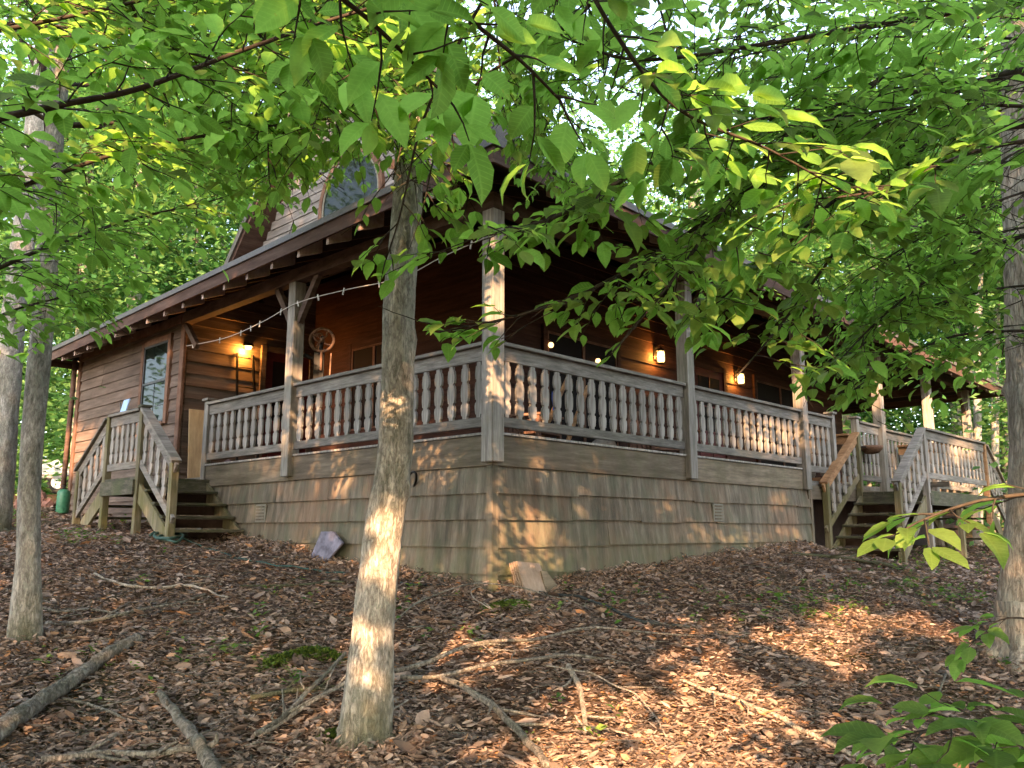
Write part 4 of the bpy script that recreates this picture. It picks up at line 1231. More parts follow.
# ------------------------------------------------------------------ fallen wood
FB = 'fallen branches on the forest floor'
ground_tube('fallen_log', 'thick grey log lying at the lower left corner', 'log', [(-25, 762), (40, 712), (95, 672), (138, 645)], [.056, .053, .048, .04], 'deadwood', n=70, lump=.2, nseg=14)
ground_tube('fallen_log', 'bare grey log end pointing down at the bottom edge of the photo', 'log', [(159, 700), (185, 735), (205, 765), (222, 800)], [.022, .034, .038, .04], 'deadwood', n=50, lump=.16, nseg=12, stubs=2)
sticks = [
    ('pale bent branch lying below the left stairs', [(94, 577), (130, 590), (190, 590), (228, 601)], [.016, .02, .018, .010], 'palewood', None),
    ('brown branch lying right of the left tree', [(45, 628), (100, 624), (150, 612), (205, 598)], [.022, .022, .018, .012], 'deadwood', None),
    ('thin brown stick crossing behind the left tree', [(40, 612), (90, 614), (118, 616)], [.016, .014, .008], 'deadwood', None),
    ('grey branch lying along the bottom edge beside the grey log', [(40, 768), (110, 762), (195, 757)], [.025, .028, .022], 'deadwood', None),
    ('long grey branch rising toward the big tree base', [(255, 742), (290, 722), (345, 676)], [.022, .020, .015], 'deadwood', [.0, .03, .12]),
    ('straight grey branch just under the long one by the big tree', [(262, 740), (300, 716), (346, 696)], [.02, .018, .016], 'palewood', [0, .0, .05]),
    ('dark branch half buried left of the big tree', [(250, 704), (300, 697), (345, 692)], [.024, .022, .018], 'mosswood', None),
    ('long dark branch reaching right from the big tree trunk', [(395, 690), (450, 676), (520, 662), (630, 642), (700, 640)], [.022, .019, .016, .012, .007], 'deadwood', [.08, .12, .12, .06, .0]),
    ('pale branch with broken end in the middle of the slope', [(400, 688), (480, 684), (560, 672), (602, 669)], [.02, .018, .016, .013], 'deadwood', [.03, .08, .08, .03]),
    ('thick grey branch running down to the bottom edge', [(440, 690), (490, 716), (520, 742), (548, 775)], [.026, .028, .03, .028], 'deadwood', [.04, .03, .01, 0]),
    ('short grey stub lying in the middle near a green sprig', [(568, 672), (580, 695), (586, 738)], [.026, .024, .02], 'palewood', None),
    ('thin pale stick arching over the sunlit litter', [(545, 678), (590, 690), (640, 712), (668, 745)], [.006, .007, .007, .005], 'palewood', [.05, .09, .06, .0]),
    ('long pale pole lying across the sunlit litter', [(680, 685), (735, 705), (790, 730), (880, 772)], [.014, .018, .019, .02], 'palewood', None),
    ('small curved grey stick near the right hand tree', [(952, 660), (944, 685), (928, 712)], [.01, .012, .009], 'deadwood', None),
    ('slim brown stick arching left of the brown panel', [(388, 632), (420, 612), (470, 600), (560, 610), (590, 614)], [.008, .009, .009, .007, .004], 'deadwood', [.0, .06, .12, .08, 0]),
    ('flat mossy board at the foot of the right hand stairs', [(792, 556), (850, 562), (905, 572)], [.03, .03, .03], 'mosswood', None),
    ('pale twig at the sunny strip beside the big tree', [(462, 646), (480, 653), (492, 660)], [.006, .007, .004], 'palewood', [.02, .04, .02]),
    ('thin grey stick among leaves at the far left bottom', [(62, 705), (100, 715), (150, 735)], [.012, .014, .01], 'deadwood', None),
    ('brown stick under the stone slab', [(240, 590), (300, 588), (345, 586)], [.014, .016, .012], 'mosswood', None),
]
for lab, pix, rad, mat, lift in sticks:
    ground_tube('fallen_branch', lab, 'branch', pix, [r_ * .8 for r_ in rad], mat, FB, lift, 34, .14, nseg=7, stubs=4)
for lab, pts in (('thin looped pale vine on the ground below the brown panel', [(470, 592), (500, 590), (472, 600), (478, 612), (492, 620), (484, 612)]),
                 ('thin pale stalk leaning at the base of the big tree', [(340, 762), (372, 740), (408, 714)])):
    ground_tube('dry_vine', lab, 'vine', pts, .005, 'palewood', None, [.04, .07, .05], 40)

# ------------------------------------------------------------------ trees that stand in the picture
def standing_tree(name, label, pix, depth, rads, mat, height, crown=None, group=None, seed=3, flare=True, lump=.05):
    """trunk through picture points at a depth, carried on up to height"""
    pts = [at(u, v, depth) for u, v in pix]
    base = pts[0]; base = np.array([base[0], base[1], gz(base[0], base[1]) - .15])
    top = pts[-1]; dirn = unit(pts[-1] - pts[-2]); dirn = unit(dirn + np.array([0, 0, .35]))
    ext = max(0, height - top[2]); path = [base] + pts[1:] + [top + dirn * ext * f + np.array([.1 * math.sin(seed + f * 5) * ext * .2, .1 * math.cos(seed * 2 + f * 4) * ext * .2, 0]) for f in (.35, .7, 1.0)]
    t = thing(name, label, 'tree', base + np.array([0, 0, .15]), 0, group)
    rr = list(rads) + [rads[-1] * .75, rads[-1] * .5, rads[-1] * .2]
    n = len(path); p = smooth_path(path, 46); r = np.interp(np.linspace(0, 1, 46), np.linspace(0, 1, n), rr)
    m = MB(); p2 = smooth_path(path, 110); r2 = np.interp(np.linspace(0, 1, 110), np.linspace(0, 1, n), rr)
    m.tube(p2 - t_loc(t), list(r2), 26, lump * .5, seed)
    vv = np.array(m.v); ax_ = np.repeat(p2 - t_loc(t), 26, 0); dv = vv - ax_; th = np.tile(np.arange(26) * 2 * math.pi / 26, 110); zz = vv[:, 2]
    amp = .05 * np.sin(2 * th + zz * 1.7 + seed) + .045 * np.sin(3 * th - zz * 2.9) + .03 * np.sin(5 * th + zz * 6.1 + 1) * np.sin(zz * 3.3)
    for kz, kt in ((1.15 + seed % 3 * .3, 4.2), (2.4, 1.0 + seed), (3.3, 3.6)):      # knots
        amp += .22 * np.exp(-((zz - kz) / .055) ** 2 - ((np.angle(np.exp(1j * (th - kt)))) / .38) ** 2)
    vv = ax_ + dv * (1 + amp)[:, None]; m.v = [tuple(q) for q in vv]
    if flare:
        for k in range(6):
            a = k * 1.05 + seed; d = np.array([math.cos(a), math.sin(a), 0]); q = p[0] + np.array([0, 0, .15])
            e = q + d * rads[0] * (1.3 + .35 * math.sin(k * 2.3 + seed)); e[2] = gz(e[0], e[1]) - .03
            m.tube(smooth_path([q + np.array([0, 0, rads[0] * 1.5]) + d * rads[0] * .2, q + d * rads[0] * .6 + np.array([0, 0, .04 * rads[0] / .15]), e], 7) - t_loc(t), list(np.linspace(rads[0] * .5, rads[0] * .15, 7)), 7, .08, k)
    m.build('trunk', M[mat], t, True)
    return t, p


def t_loc(t): return np.array(t.location)


def add_crown(t, p, cz, rad, n_cl, per, spread, leaf, seed, mat='leaf', squash=1.3, zmin=0.0):
    rg = np.random.default_rng(seed); c = np.array([p[-1][0], p[-1][1], cz])
    def shape(r):
        while True:
            q = r.uniform(-1, 1, 3)
            if .25 < np.linalg.norm(q) < 1: return c + q * np.array([rad, rad, rad * squash])
    P, D, N = crown_points(rg, n_cl, per, shape, spread)
    ok = P[:, 2] > zmin; P, D, N = P[ok], D[ok], N[ok]
    L = leaf * rg.uniform(.7, 1.25, len(P)); rnd = np.clip(rg.normal(.45, .22, len(P)), 0, 1)
    # limbs from the trunk out to some of the clumps
    o = leaf_mesh('crown', P - t_loc(t), D, N, L, M[mat], rnd, False, t)
    m = MB()
    for k in range(14):
        e = shape(rg); i = int(np.clip(len(p) * rg.uniform(.55, .95), 0, len(p) - 1)); s_ = p[i]
        if e[2] < zmin: continue
        mdl = (s_ + e) / 2 + np.array([0, 0, rg.uniform(-.1, .5)])
        m.tube(smooth_path([s_, mdl, e], 8) - t_loc(t), list(np.linspace(.035 * rad / 2.5, .008, 8)), 5)
    m.build('limb', M['twig'], t, True)


big, pbig = standing_tree('beech_tree', 'leaning grey trunk in front of the porch', [(362, 745), (372, 640), (384, 535), (395, 450), (399, 300), (410, 160)], 5.25,
                          [.172, .122, .118, .112, .105, .092], 'bark', 13, seed=4)
add_crown(big, pbig, 11.5, 2.6, 30, 36, .5, .12, 11, 'leafshade', 1.0, 8.0)
left, pleft = standing_tree('slim_tree', 'slim grey trunk at the left standing in dry leaves', [(25, 640), (28, 560), (30, 480), (40, 350), (48, 250), (56, 120)], 7.2,
                            [.15, .095, .09, .088, .086, .08], 'bark', 14, seed=5)
add_crown(left, pleft, 11.5, 2.4, 30, 36, .5, .12, 12, 'leafshade', 1.0, 7.5)
right, pright = standing_tree('maple_tree', 'thick shaggy brown trunk cut by the right edge', [(1032, 680), (1034, 560), (1036, 400), (1030, 200), (1024, 20)], 7.5,
                              [.33, .24, .225, .225, .215], 'barkdark', 15, seed=6, lump=.09)
add_crown(right, pright, 12, 3.0, 30, 36, .5, .12, 13, 'leafshade', 1.0, 8.0)
fl, pfl = standing_tree('forest_tree', 'pale leaning trunk at the left edge behind the slim tree', [(-6, 530), (2, 440), (12, 330), (24, 235), (38, 110)], 12.5, [.24, .19, .175, .165, .155], 'bark', 16, seed=7)
add_crown(fl, pfl, 13, 3.2, 80, 50, .6, .15, 14, 'leaf', 1.2, 5.0)

bgt = [  # label, picture x, distance, trunk radius, bark, height, crown centre, crown radius
    ('pale smooth trunk rising over the left end of the roof', 129, 25, .24, 'barkpale', 20, 13, 4.0),
    ('thin dark trunk beside the pale one above the left roof', 86, 28, .15, 'bark', 18, 11, 3.6),
    ('slender trunk deep behind the left eave', 232, 34, .2, 'bark', 20, 13, 4.2),
    ('white trunk seen between the last two porch posts', 957, 30, .22, 'barkpale', 18, 12, 4.0),
    ('slim grey trunk right of the roof end', 992, 24, .11, 'bark', 16, 10, 3.4),
    ('thin brown trunk in the gap under the far roof end', 905, 36, .16, 'barkdark', 18, 11, 4.0),
    ('tall forest tree whose crown shows above the gable', 395, 30, .25, 'bark', 22, 17, 4.5),
    ('tall forest tree whose crown shows over the middle of the right eave', 690, 33, .25, 'bark', 21, 15, 4.5),
    ('leafy tree standing behind the right end of the roof', 842, 31, .22, 'bark', 19, 12, 4.6),
    ('leafy tree at the far left edge beyond the pickup', -25, 26, .2, 'bark', 17, 9, 4.2),
    ('thin grey trunk just right of the slim left tree, far off', 74, 22, .12, 'bark', 16, 10, 3.0),
    ('crooked dark trunk far behind the left part of the roof', 172, 30, .17, 'barkdark', 18, 13, 3.6),
    ('straight trunk rising behind the gable left slope', 208, 27, .16, 'bark', 19, 14, 3.4),
    ('slim trunk between the far porch posts under the roof', 884, 28, .12, 'bark', 17, 12, 3.4),
    ('grey trunk just beyond the far end of the stair landing', 975, 21, .10, 'bark', 15, 10, 2.8),
    ('dark trunk deep in the wood right of the roof end', 1003, 31, .17, 'barkdark', 18, 12, 3.6),
    ('leafy tree closing the far right edge', 1060, 24, .2, 'bark', 17, 9, 4.2),
]
for i, (lab, u, d, r_, mt, h_, cz, cr) in enumerate(bgt):
    rg = np.random.default_rng(100 + i); ln = rg.uniform(-18, 18)
    t, p = standing_tree('forest_tree', lab, [(u, 500), (u + ln * .3, 350), (u + ln, 180)], d, [r_, r_ * .9, r_ * .8], mt, h_, None, 'forest trees behind the cabin', 20 + i, False)
    add_crown(t, p, cz, cr, 110, 55, .75, .2, 200 + i, 'leaf', 1.25, 4.0)

# the rest of the wood
def forest():
    rg = np.random.default_rng(77); Ps, Ds, Ns, Ls, Rs = [], [], [], [], []
    n = 0; FO = []
    while n < 10200:
        d = 15 + 45 * rg.random() ** 1.15; a = rg.uniform(-.78, .78); x = d * math.tan(a) if abs(a) < .7 else d * math.tan(a)
        h = 19 * rg.random() ** 1.0
        q = np.array([x, d]) - CN; lx, ly = q @ BX, q @ AX
        if -1.5 < lx < 18.5 and -1.5 < ly < 13.5: continue
        z = float(-.1 + .2) + h + 1.6
        # thinner overhead where the sky shows through
        u, v, _ = project(np.array([x, d, z]))
        u, v = u[0], v[0]
        if v < -160: continue
        if d < 27 and -5 < u < 80 and v > 435: continue
        gap = 0
        for (cu, cv, ru, rv, w_) in ((590, 85, 75, 60, .88), (515, 15, 60, 40, .85), (480, 130, 40, 40, .75), (760, 100, 80, 60, .5), (200, 240, 90, 50, .45), (30, 20, 50, 40, .7), (870, 180, 60, 60, .45), (640, 10, 120, 30, .5), (975, 130, 30, 120, .4)):
            e = ((u - cu) / ru) ** 2 + ((v - cv) / rv) ** 2
            if e < 1.3: gap = max(gap, w_)
        if rg.random() < gap * .45: continue
        FO.append((x, d, z)); n += 1
    while n < 12200:                      # low growth that closes the view between the trunks
        d = 34 + 30 * rg.random(); x = d * rg.uniform(-.95, .95); FO.append((x, d, .6 + 7.5 * rg.random() ** 1.5)); n += 1
    FO = np.array(FO); g_ = ground_z(FO[:, 0], FO[:, 1]); FO[:, 2] = np.maximum(FO[:, 2], g_ + .5)
    for (x, d, z) in FO:
        k = int(rg.uniform(30, 62)); sp = rg.uniform(.5, 1.15) * (1 + d / 80)
        q = rg.normal(0, 1, (k, 3)) * np.array([sp, sp, sp * .38]); tl = rg.normal(0, .25, 2); q[:, 2] += q[:, 0] * tl[0] + q[:, 1] * tl[1]
        Ps.append(np.array([x, d, z]) + q); Ds.append(q * np.array([1, 1, .4]) + rg.normal(0, .35, (k, 3)) + np.array([0, 0, -.15]))
        Ns.append(np.array([0, -.25, 1.]) + rg.normal(0, .6, (k, 3))); Ls.append((.10 + .0055 * d) * rg.uniform(.7, 1.25, k))
        b = rg.normal(0, .24); Rs.append(np.clip(rg.normal(.5 + b, .2, k), 0, 1))
    P, D, N = (np.concatenate(q) for q in (Ps, Ds, Ns))
    o = leaf_mesh('forest_foliage', P, D, N, np.concatenate(Ls), M['leaf'], np.concatenate(Rs), False)
    tag(o, 'bright green leaf mass of the wood behind the cabin', 'foliage', kind='stuff')


forest()

# ------------------------------------------------------------------ sprays that hang into the picture
def tree_off(name, label, x, y, h, r_, seed):
    z = gz(x, y); t = thing(name, label, 'tree', (x, y, z))
    p = smooth_path([(x, y, z - .1), (x + .05, y - .1, z + h * .35), (x - .1, y - .3, z + h * .7), (x, y - .5, z + h)], 30)
    m = MB(); m.tube(p - t_loc(t), list(np.linspace(r_, r_ * .25, 30)), 14, .06, seed); m.build('trunk', M['bark'], t, True)
    return t, p


class WSpray(Spray):
    def build(self, tree, rg):
        loc = t_loc(tree)
        self.wood.v = [tuple(np.array(v) - loc) for v in self.wood.v]
        b = self.wood.build('branch', M['twig'], tree, True)
        if not self.P: return
        P, D, N, L = (np.array(q) for q in (self.P, self.D, self.N, self.L))
        u, v, z = project(P + unit_rows(D) * L[:, None] * .5)
        ok = ~(in_poly(u, v + rg.normal(0, 6, len(u)), OPEN) & (z > .2))
        ok &= ~(in_poly(u, v, GABLE) & (rg.random(len(u)) < .6))
        for cu, cv, ru, rv in ((602, 98, 42, 38), (505, 16, 48, 24), (566, 120, 26, 18), (745, 40, 40, 26)):
            ok &= ~((((u - cu) / ru) ** 2 + ((v - cv) / rv) ** 2 < 1) & (z > .2) & (rg.random(len(u)) < .65))
        ok &= ~((u > 380) & (u < 432) & (v > 155) & (v < 345) & (z > .2) & (z < 5.2) & (rg.random(len(u)) < np.where((v > 225) & (v < 292), .35, .85)))
        ok &= ~((u > 998) & (u < 1045) & (v > 70) & (v < 640) & (z > .2) & (z < 7.3) & (rg.random(len(u)) < .8))
        ok &= ~((z > 0) & (np.linalg.norm(P - np.array([0, 0, EYE]), axis=1) < 1.0))
        rnd = np.clip(rg.normal(.45, .22, len(P)), 0, 1)
        leaf_mesh('leaves', P[ok] - loc, D[ok], N[ok], L[ok], M['leafnear'], rnd[ok], True, b)


def unit_rows(D): return D / np.linalg.norm(D, axis=1, keepdims=True)


def hang(tree, limbs, seed):
    rg = np.random.default_rng(seed)
    for pix, r0, r1, leaf, step, tl in limbs:
        s_ = WSpray(); s_.limb([at(*q) for q in pix], r0, r1, leaf, step, tl, rg); s_.build(tree, rg)


tl_, pl_ = tree_off('beech_tree', 'beech whose thin dark branches hang in at the upper left', -3.3, .4, 12, .2, 31)
tr_, pr_ = tree_off('beech_tree', 'beech whose long branches hang across the right side of the porch', 4.4, .9, 12, .24, 32)
hang(tl_, [
    ([(-260, 170, 2.4), (-60, 130, 2.6), (60, 105, 2.7), (140, 88, 2.75), (230, 55, 2.8), (330, 20, 2.9), (450, -15, 3.0)], .016, .005, .11, 0.072, .36),
    ([(-260, 60, 3.0), (-60, 40, 3.3), (100, 10, 3.5), (240, -25, 3.8)], .016, .005, .105, 0.079, .42),
    ([(-260, 260, 3.2), (-60, 210, 3.6), (40, 180, 3.8), (130, 150, 4.0), (240, 130, 4.3), (320, 120, 4.6)], .016, .005, .105, 0.079, .5),
    ([(-260, 330, 4), (-60, 290, 4.3), (40, 250, 4.6), (130, 220, 5.0), (215, 200, 5.4)], .018, .005, .105, 0.086, .55),
    ([(-260, 330, 4.6), (-60, 330, 5.0), (30, 305, 5.3), (95, 290, 5.6)], .014, .004, .105, 0.101, .5),
    ([(120, -160, 3.2), (210, -30, 3.6), (270, 50, 4.0), (300, 110, 4.4)], .014, .004, .105, 0.086, .5),
    ([(60, -160, 4.0), (120, -30, 4.6), (150, 60, 5.0), (180, 130, 5.4)], .014, .004, .105, 0.086, .6),
    ([(340, -260, 1.5), (400, -80, 1.55), (450, 0, 1.6), (520, 60, 1.7), (560, 100, 1.75)], .008, .003, .12, .055, .18),
    ([(200, -260, 1.5), (290, -60, 1.55), (380, 30, 1.65), (440, 90, 1.75)], .009, .003, .11, 0.054, .20),
], 41)
hang(tr_, [
    ([(1180, 50, 5.4), (1060, 62, 5.2), (960, 85, 5.0), (830, 105, 4.5), (725, 130, 4.1), (640, 170, 3.8), (560, 215, 3.6), (490, 235, 3.5)], .028, .005, .11, 0.072, .48),
    ([(1180, 90, 5.4), (1060, 120, 5.2), (900, 145, 4.8), (840, 195, 4.5), (780, 250, 4.3), (720, 300, 4.2)], .026, .005, .11, 0.072, .5),
    ([(1180, -30, 3.8), (1040, 0, 3.8), (900, 20, 3.7), (760, 45, 3.6), (640, 60, 3.5), (570, 40, 3.4)], .018, .005, .11, 0.079, .45),
    ([(900, 60, 4.4), (800, 150, 4.1), (700, 225, 3.9), (600, 285, 3.7), (520, 315, 3.6), (440, 332, 3.6)], .014, .004, .098, 0.065, .42),
    ([(1180, 200, 5.2), (1060, 225, 5.2), (960, 260, 5.1), (890, 310, 5.0), (835, 365, 4.9)], .018, .004, .105, 0.072, .5),
    ([(800, 120, 3.9), (730, 200, 3.8), (680, 270, 3.7), (640, 320, 3.65), (615, 350, 3.6)], .012, .004, .098, 0.072, .4),
    ([(940, 130, 4.6), (860, 220, 4.4), (800, 300, 4.3), (760, 350, 4.25), (735, 378, 4.2)], .012, .004, .105, 0.072, .42),
    ([(1180, 330, 5.8), (1060, 330, 5.8), (960, 335, 5.7), (900, 360, 5.6), (860, 385, 5.6)], .014, .004, .105, 0.086, .5),
    ([(520, -260, 2.2), (570, -60, 2.3), (620, 40, 2.4), (680, 110, 2.5), (770, 150, 2.6), (840, 190, 2.7)], .010, .003, .115, 0.061, .28),
    ([(1100, 130, 3.0), (980, 150, 3.0), (880, 190, 3.0), (800, 200, 3.0)], .010, .003, .115, 0.072, .34),
    ([(560, -140, 3.1), (500, -30, 3.2), (450, 60, 3.3), (420, 130, 3.4), (400, 215, 3.6), (385, 262, 3.7)], .010, .003, .105, 0.094, .28),
    ([(700, -160, 3.2), (620, -30, 3.3), (560, 30, 3.4), (480, 80, 3.6), (440, 140, 3.8), (425, 200, 3.9)], .012, .003, .105, 0.086, .36),
], 42)

def more_limbs(tree, n, side, ur, vr, dr, leaf, step, tl, seed):
    rg = np.random.default_rng(seed)
    for k in range(n):
        u, v, d = rg.uniform(*ur), rg.uniform(*vr), rg.uniform(*dr)
        u0 = {'l': -160, 'r': 1184, 't': u + rg.uniform(-160, 160)}[side]; v0 = v - rg.uniform(0, 120) if side != 't' else -200
        fs = (0, .33, .66, 1.0); pts = [(u0 + (u - u0) * f, v0 + (v - v0) * f - 30 * math.sin(f * 3.1), d * (1.1 - .1 * f)) for f in fs]
        st = max(.1, (abs(u0 - (0 if side == 'l' else 1024)) / max(60, abs(u - u0))) if side != 't' else .35)
        w_ = WSpray(); w_.limb([at(*q) for q in pts], .013, .004, leaf, step, tl, rg, min(.7, st)); w_.build(tree, rg)


more_limbs(tl_, 5, 'l', (120, 330), (-20, 150), (3.2, 5.5), .082, 0.077, .45, 151)
more_limbs(tl_, 9, 't', (270, 540), (60, 165), (3.6, 5.5), .082, 0.077, .45, 152)
more_limbs(tl_, 6, 't', (265, 430), (110, 195), (4.0, 6.0), .085, .08, .42, 159)
more_limbs(tl_, 4, 't', (455, 560), (90, 165), (4.5, 6.5), .082, 0.073, .4, 158)
more_limbs(tl_, 4, 'l', (20, 110), (150, 300), (4.0, 6.5), .082, 0.095, .5, 156)
more_limbs(tr_, 4, 'r', (620, 900), (0, 230), (3.2, 5.5), .082, 0.077, .45, 153)
more_limbs(tr_, 4, 't', (520, 800), (30, 140), (3.4, 5.0), .082, 0.077, .42, 154)
more_limbs(tr_, 5, 'r', (820, 980), (180, 360), (4.5, 6.5), .082, 0.095, .5, 155)
# farther limbs of the standing trees
def own_limbs(tree, p, seed, n, zlo, zhi, reach, leaf, step):
    rg = np.random.default_rng(seed)
    for k in range(n):
        i = int(np.argmin(abs(p[:, 2] - rg.uniform(zlo, zhi)))); s_ = p[i]; a = rg.uniform(0, 2 * math.pi)
        d = np.array([math.cos(a), math.sin(a), 0]); ln = reach * rg.uniform(.6, 1.1)
        pts = [s_, s_ + d * ln * .35 + np.array([0, 0, .35]), s_ + d * ln * .7 + np.array([0, 0, .45]), s_ + d * ln + np.array([0, 0, .2])]
        w_ = WSpray(); w_.limb(pts, .022, .005, leaf, step, .6, rg, .2); w_.build(tree, rg)


own_limbs(left, pleft, 51, 9, 4.0, 8.0, 2.8, .082, .11)
own_limbs(big, pbig, 52, 10, 5.4, 8.0, 2.8, .082, .11)
own_limbs(right, pright, 53, 11, 3.8, 8.5, 3.2, .082, .11)

# saplings at the lower right
def sapling(label, pix, leaf, step, tl, seed):
    rg = np.random.default_rng(seed); q = at(*pix[0]); t = thing('sapling', label, 'sapling', (q[0], q[1], gz(q[0], q[1])))
    global OPEN
    keep = OPEN; OPEN = [(-9999, -9999), (-9998, -9999), (-9998, -9998)]
    b = t_loc(t); s_ = WSpray(); s_.wood.tube(smooth_path([b - np.array([0, 0, .05]), (b + q) / 2 + np.array([.03, .02, 0]), q], 8), .010, 6)
    s_.limb([at(*k) for k in pix], .008, .003, leaf, step, tl, rg); s_.build(t, rg); OPEN = keep


sapling('bright green broad leaves reaching in at the right before the stairs', [(1090, 490, 2.45), (1010, 496, 2.5), (960, 506, 2.5), (918, 522, 2.45)], .115, .06, .17, 61)
sapling('leafy green sapling in the bottom right corner', [(1090, 760, 2.9), (1020, 728, 3.0), (960, 722, 3.0), (910, 738, 3.0)], .15, .045, .26, 62)
sapling('small green seedling at the foot of the right hand trunk', [(1040, 620, 6.4), (1010, 618, 6.4), (990, 625, 6.4), (975, 640, 6.4)], .14, .12, .25, 63)

# ------------------------------------------------------------------ leaf litter, sprigs, moss
def on_ground(rg, n, dmin, dmax, pw=1.4):
    d = dmin + (dmax - dmin) * rg.random(n) ** pw; sl_ = np.where(rg.random(n) < .86, rg.uniform(-.68, .68, n), rg.uniform(.68, 1.5, n) * rg.choice([-1, 1], n)); x = d * sl_
    q = np.c_[x, d] - CN; lx, ly = q @ BX, q @ AX
    ok = ~((lx > .02) & (ly > .02)); return x[ok], d[ok]


def litter(n, dmin, dmax, detailed, seed, name, label, sz):
    rg = np.random.default_rng(seed); x, y = on_ground(rg, n, dmin, dmax, 1.2)
    ms = np.sin(x * 1.9 + 2 * np.sin(y * .8)) * np.sin(y * 2.3 + 1.5 * np.sin(x * 1.1)) + .4 * np.sin(x * 6.1 + y * 4.7); kp = (ms > -.75) | (rg.random(len(x)) < .4); x, y = x[kp], y[kp]
    k = len(x); z = ground_z(x, y)
    P = np.c_[x, y, z + rg.uniform(.0, .03, k)]; a = rg.uniform(0, 2 * math.pi, k)
    D = np.c_[np.cos(a), np.sin(a), rg.normal(.02, .24, k)]; N = np.array([0, 0, 1.]) + rg.normal(0, .36, (k, 3)) ; N *= np.where(rg.random(k) < .4, -1, 1)[:, None]
    N[:, 2] = np.where(abs(N[:, 2]) < .2, .3, N[:, 2])
    o = leaf_mesh(name, P, D, N, sz * rg.lognormal(-.1, .42, k).clip(.3, 2.0), M['litter'], rg.random(k) ** 1.1, detailed, None, LIT_V if detailed else None, rg.uniform(.45, 1.15, k))
    tag(o, label, 'leaves', kind='stuff')


litter(225000, 4.0, 12, True, 71, 'leaf_litter', 'curled brown fallen leaves covering the near slope', .043)
litter(13000, 4.0, 11, True, 74, 'leaf_litter', 'larger whole tan leaves lying on top of the litter', .085)
litter(75000, 10.5, 24, False, 72, 'leaf_litter', 'brown fallen leaves on the farther ground', .07)


def drifts():
    rg = np.random.default_rng(73); X, Y, Lf = [], [], []
    def along(fx, n, reach, lift):
        for _ in range(n):
            p = fx(rg); q = abs(rg.normal(0, reach)); X.append(p[0] - p[2] * q); Y.append(p[1] - p[3] * q); Lf.append(max(0, lift * (1 - q / (2 * reach))) * rg.random())
    along(lambda r: (*W(-.05, r.uniform(0, 5))[:2], BX[0], BX[1]), 5200, .16, .10); along(lambda r: (*W(r.uniform(0, 7), -.05)[:2], AX[0], AX[1]), 7000, .16, .10)
    for t_, rr in ((big, .2), (left, .16), (right, .34)):
        c = t_.location
        def ring(r, c=c, rr=rr):
            a = r.uniform(0, 6.283); return (c[0] + math.cos(a) * rr, c[1] + math.sin(a) * rr, -math.cos(a), -math.sin(a))
        along(ring, 1500, .14, .07)
    x, y = np.array(X), np.array(Y); k = len(x); P = np.c_[x, y, ground_z(x, y) + np.array(Lf) + rg.uniform(0, .025, k)]; a = rg.uniform(0, 6.283, k)
    leaf_o = leaf_mesh('leaf_litter', P, np.c_[np.cos(a), np.sin(a), rg.normal(0, .4, k)], np.array([0, -.3, .9]) + rg.normal(0, .55, (k, 3)), .045 * rg.lognormal(-.1, .35, k).clip(.35, 1.7), M['litter'], rg.random(k), True, None, LIT_V, rg.uniform(.45, 1.1, k))
    tag(leaf_o, 'dry leaves drifted against the skirt and the tree bases', 'leaves', kind='stuff')


drifts()


def sprigs():
    rg = np.random.default_rng(81); C_ = []
    for (u, v, su, sv, k) in ((930, 590, 60, 25, 55), (830, 600, 60, 20, 30), (760, 610, 90, 25, 22), (300, 590, 120, 30, 18), (250, 660, 60, 25, 14), (150, 660, 90, 45, 16), (20, 520, 40, 12, 40), (100, 545, 60, 8, 24),
                              (600, 610, 90, 14, 16), (940, 560, 40, 12, 40), (560, 735, 60, 20, 8), (470, 640, 40, 15, 8), (990, 600, 30, 60, 30), (820, 620, 30, 10, 10)):
        for _ in range(int(k * .7)):
            uu, vv = u + rg.normal(0, su * .6), v + rg.normal(0, sv * .6)
            if vv < 500: continue
            q = gpos(uu, min(vv, 766)); w_ = q[:2] - CN
            if w_ @ BX > 0 and w_ @ AX > 0: continue
            C_.append(q)
    P, D, N, L = [], [], [], []
    for q in C_:
        k = int(rg.integers(5, 13)); s_ = rg.uniform(.6, 1.3)
        a = rg.uniform(0, 2 * math.pi, k); rr = rg.uniform(.0, .05, k) * s_
        P.append(q + np.c_[np.cos(a) * rr, np.sin(a) * rr, rg.uniform(.01, .12, k) * s_]); D.append(np.c_[np.cos(a), np.sin(a), rg.uniform(-.2, .7, k)]); N.append(np.array([0, 0, 1.]) + rg.normal(0, .3, (k, 3))); L.append(rg.uniform(.03, .075, k) * s_)
    P, D, N, L = np.concatenate(P), np.concatenate(D), np.concatenate(N), np.concatenate(L)
    o = leaf_mesh('green_sprigs', P, D, N, L, M['leaflow'], rg.random(len(P)), False)
    tag(o, 'small green seedlings and weeds among the dry leaves', 'ground cover', kind='stuff')


sprigs()


def debris():
    rg = np.random.default_rng(85); x, y = on_ground(rg, 2600, 4.1, 13, 1.2); m = MB()
    for px_, py_ in zip(x, y):
        a = rg.uniform(0, 6.28); ln = rg.uniform(.05, .3) * rg.uniform(.5, 1.2); d = np.array([math.cos(a), math.sin(a), 0]) * ln
        z = gz_fast(px_, py_) + rg.uniform(.012, .035); p = np.array([px_, py_, z]); q = p + d; q[2] += rg.normal(0, .012)
        m.tube([p, (p + q) / 2 + rg.normal(0, .008, 3), q], rg.uniform(.0018, .0055), 4, cap=False)
    tag(m.build('twig_debris', M['deadwood'], None, True), 'small broken twigs scattered among the dry leaves', 'twigs', kind='stuff')


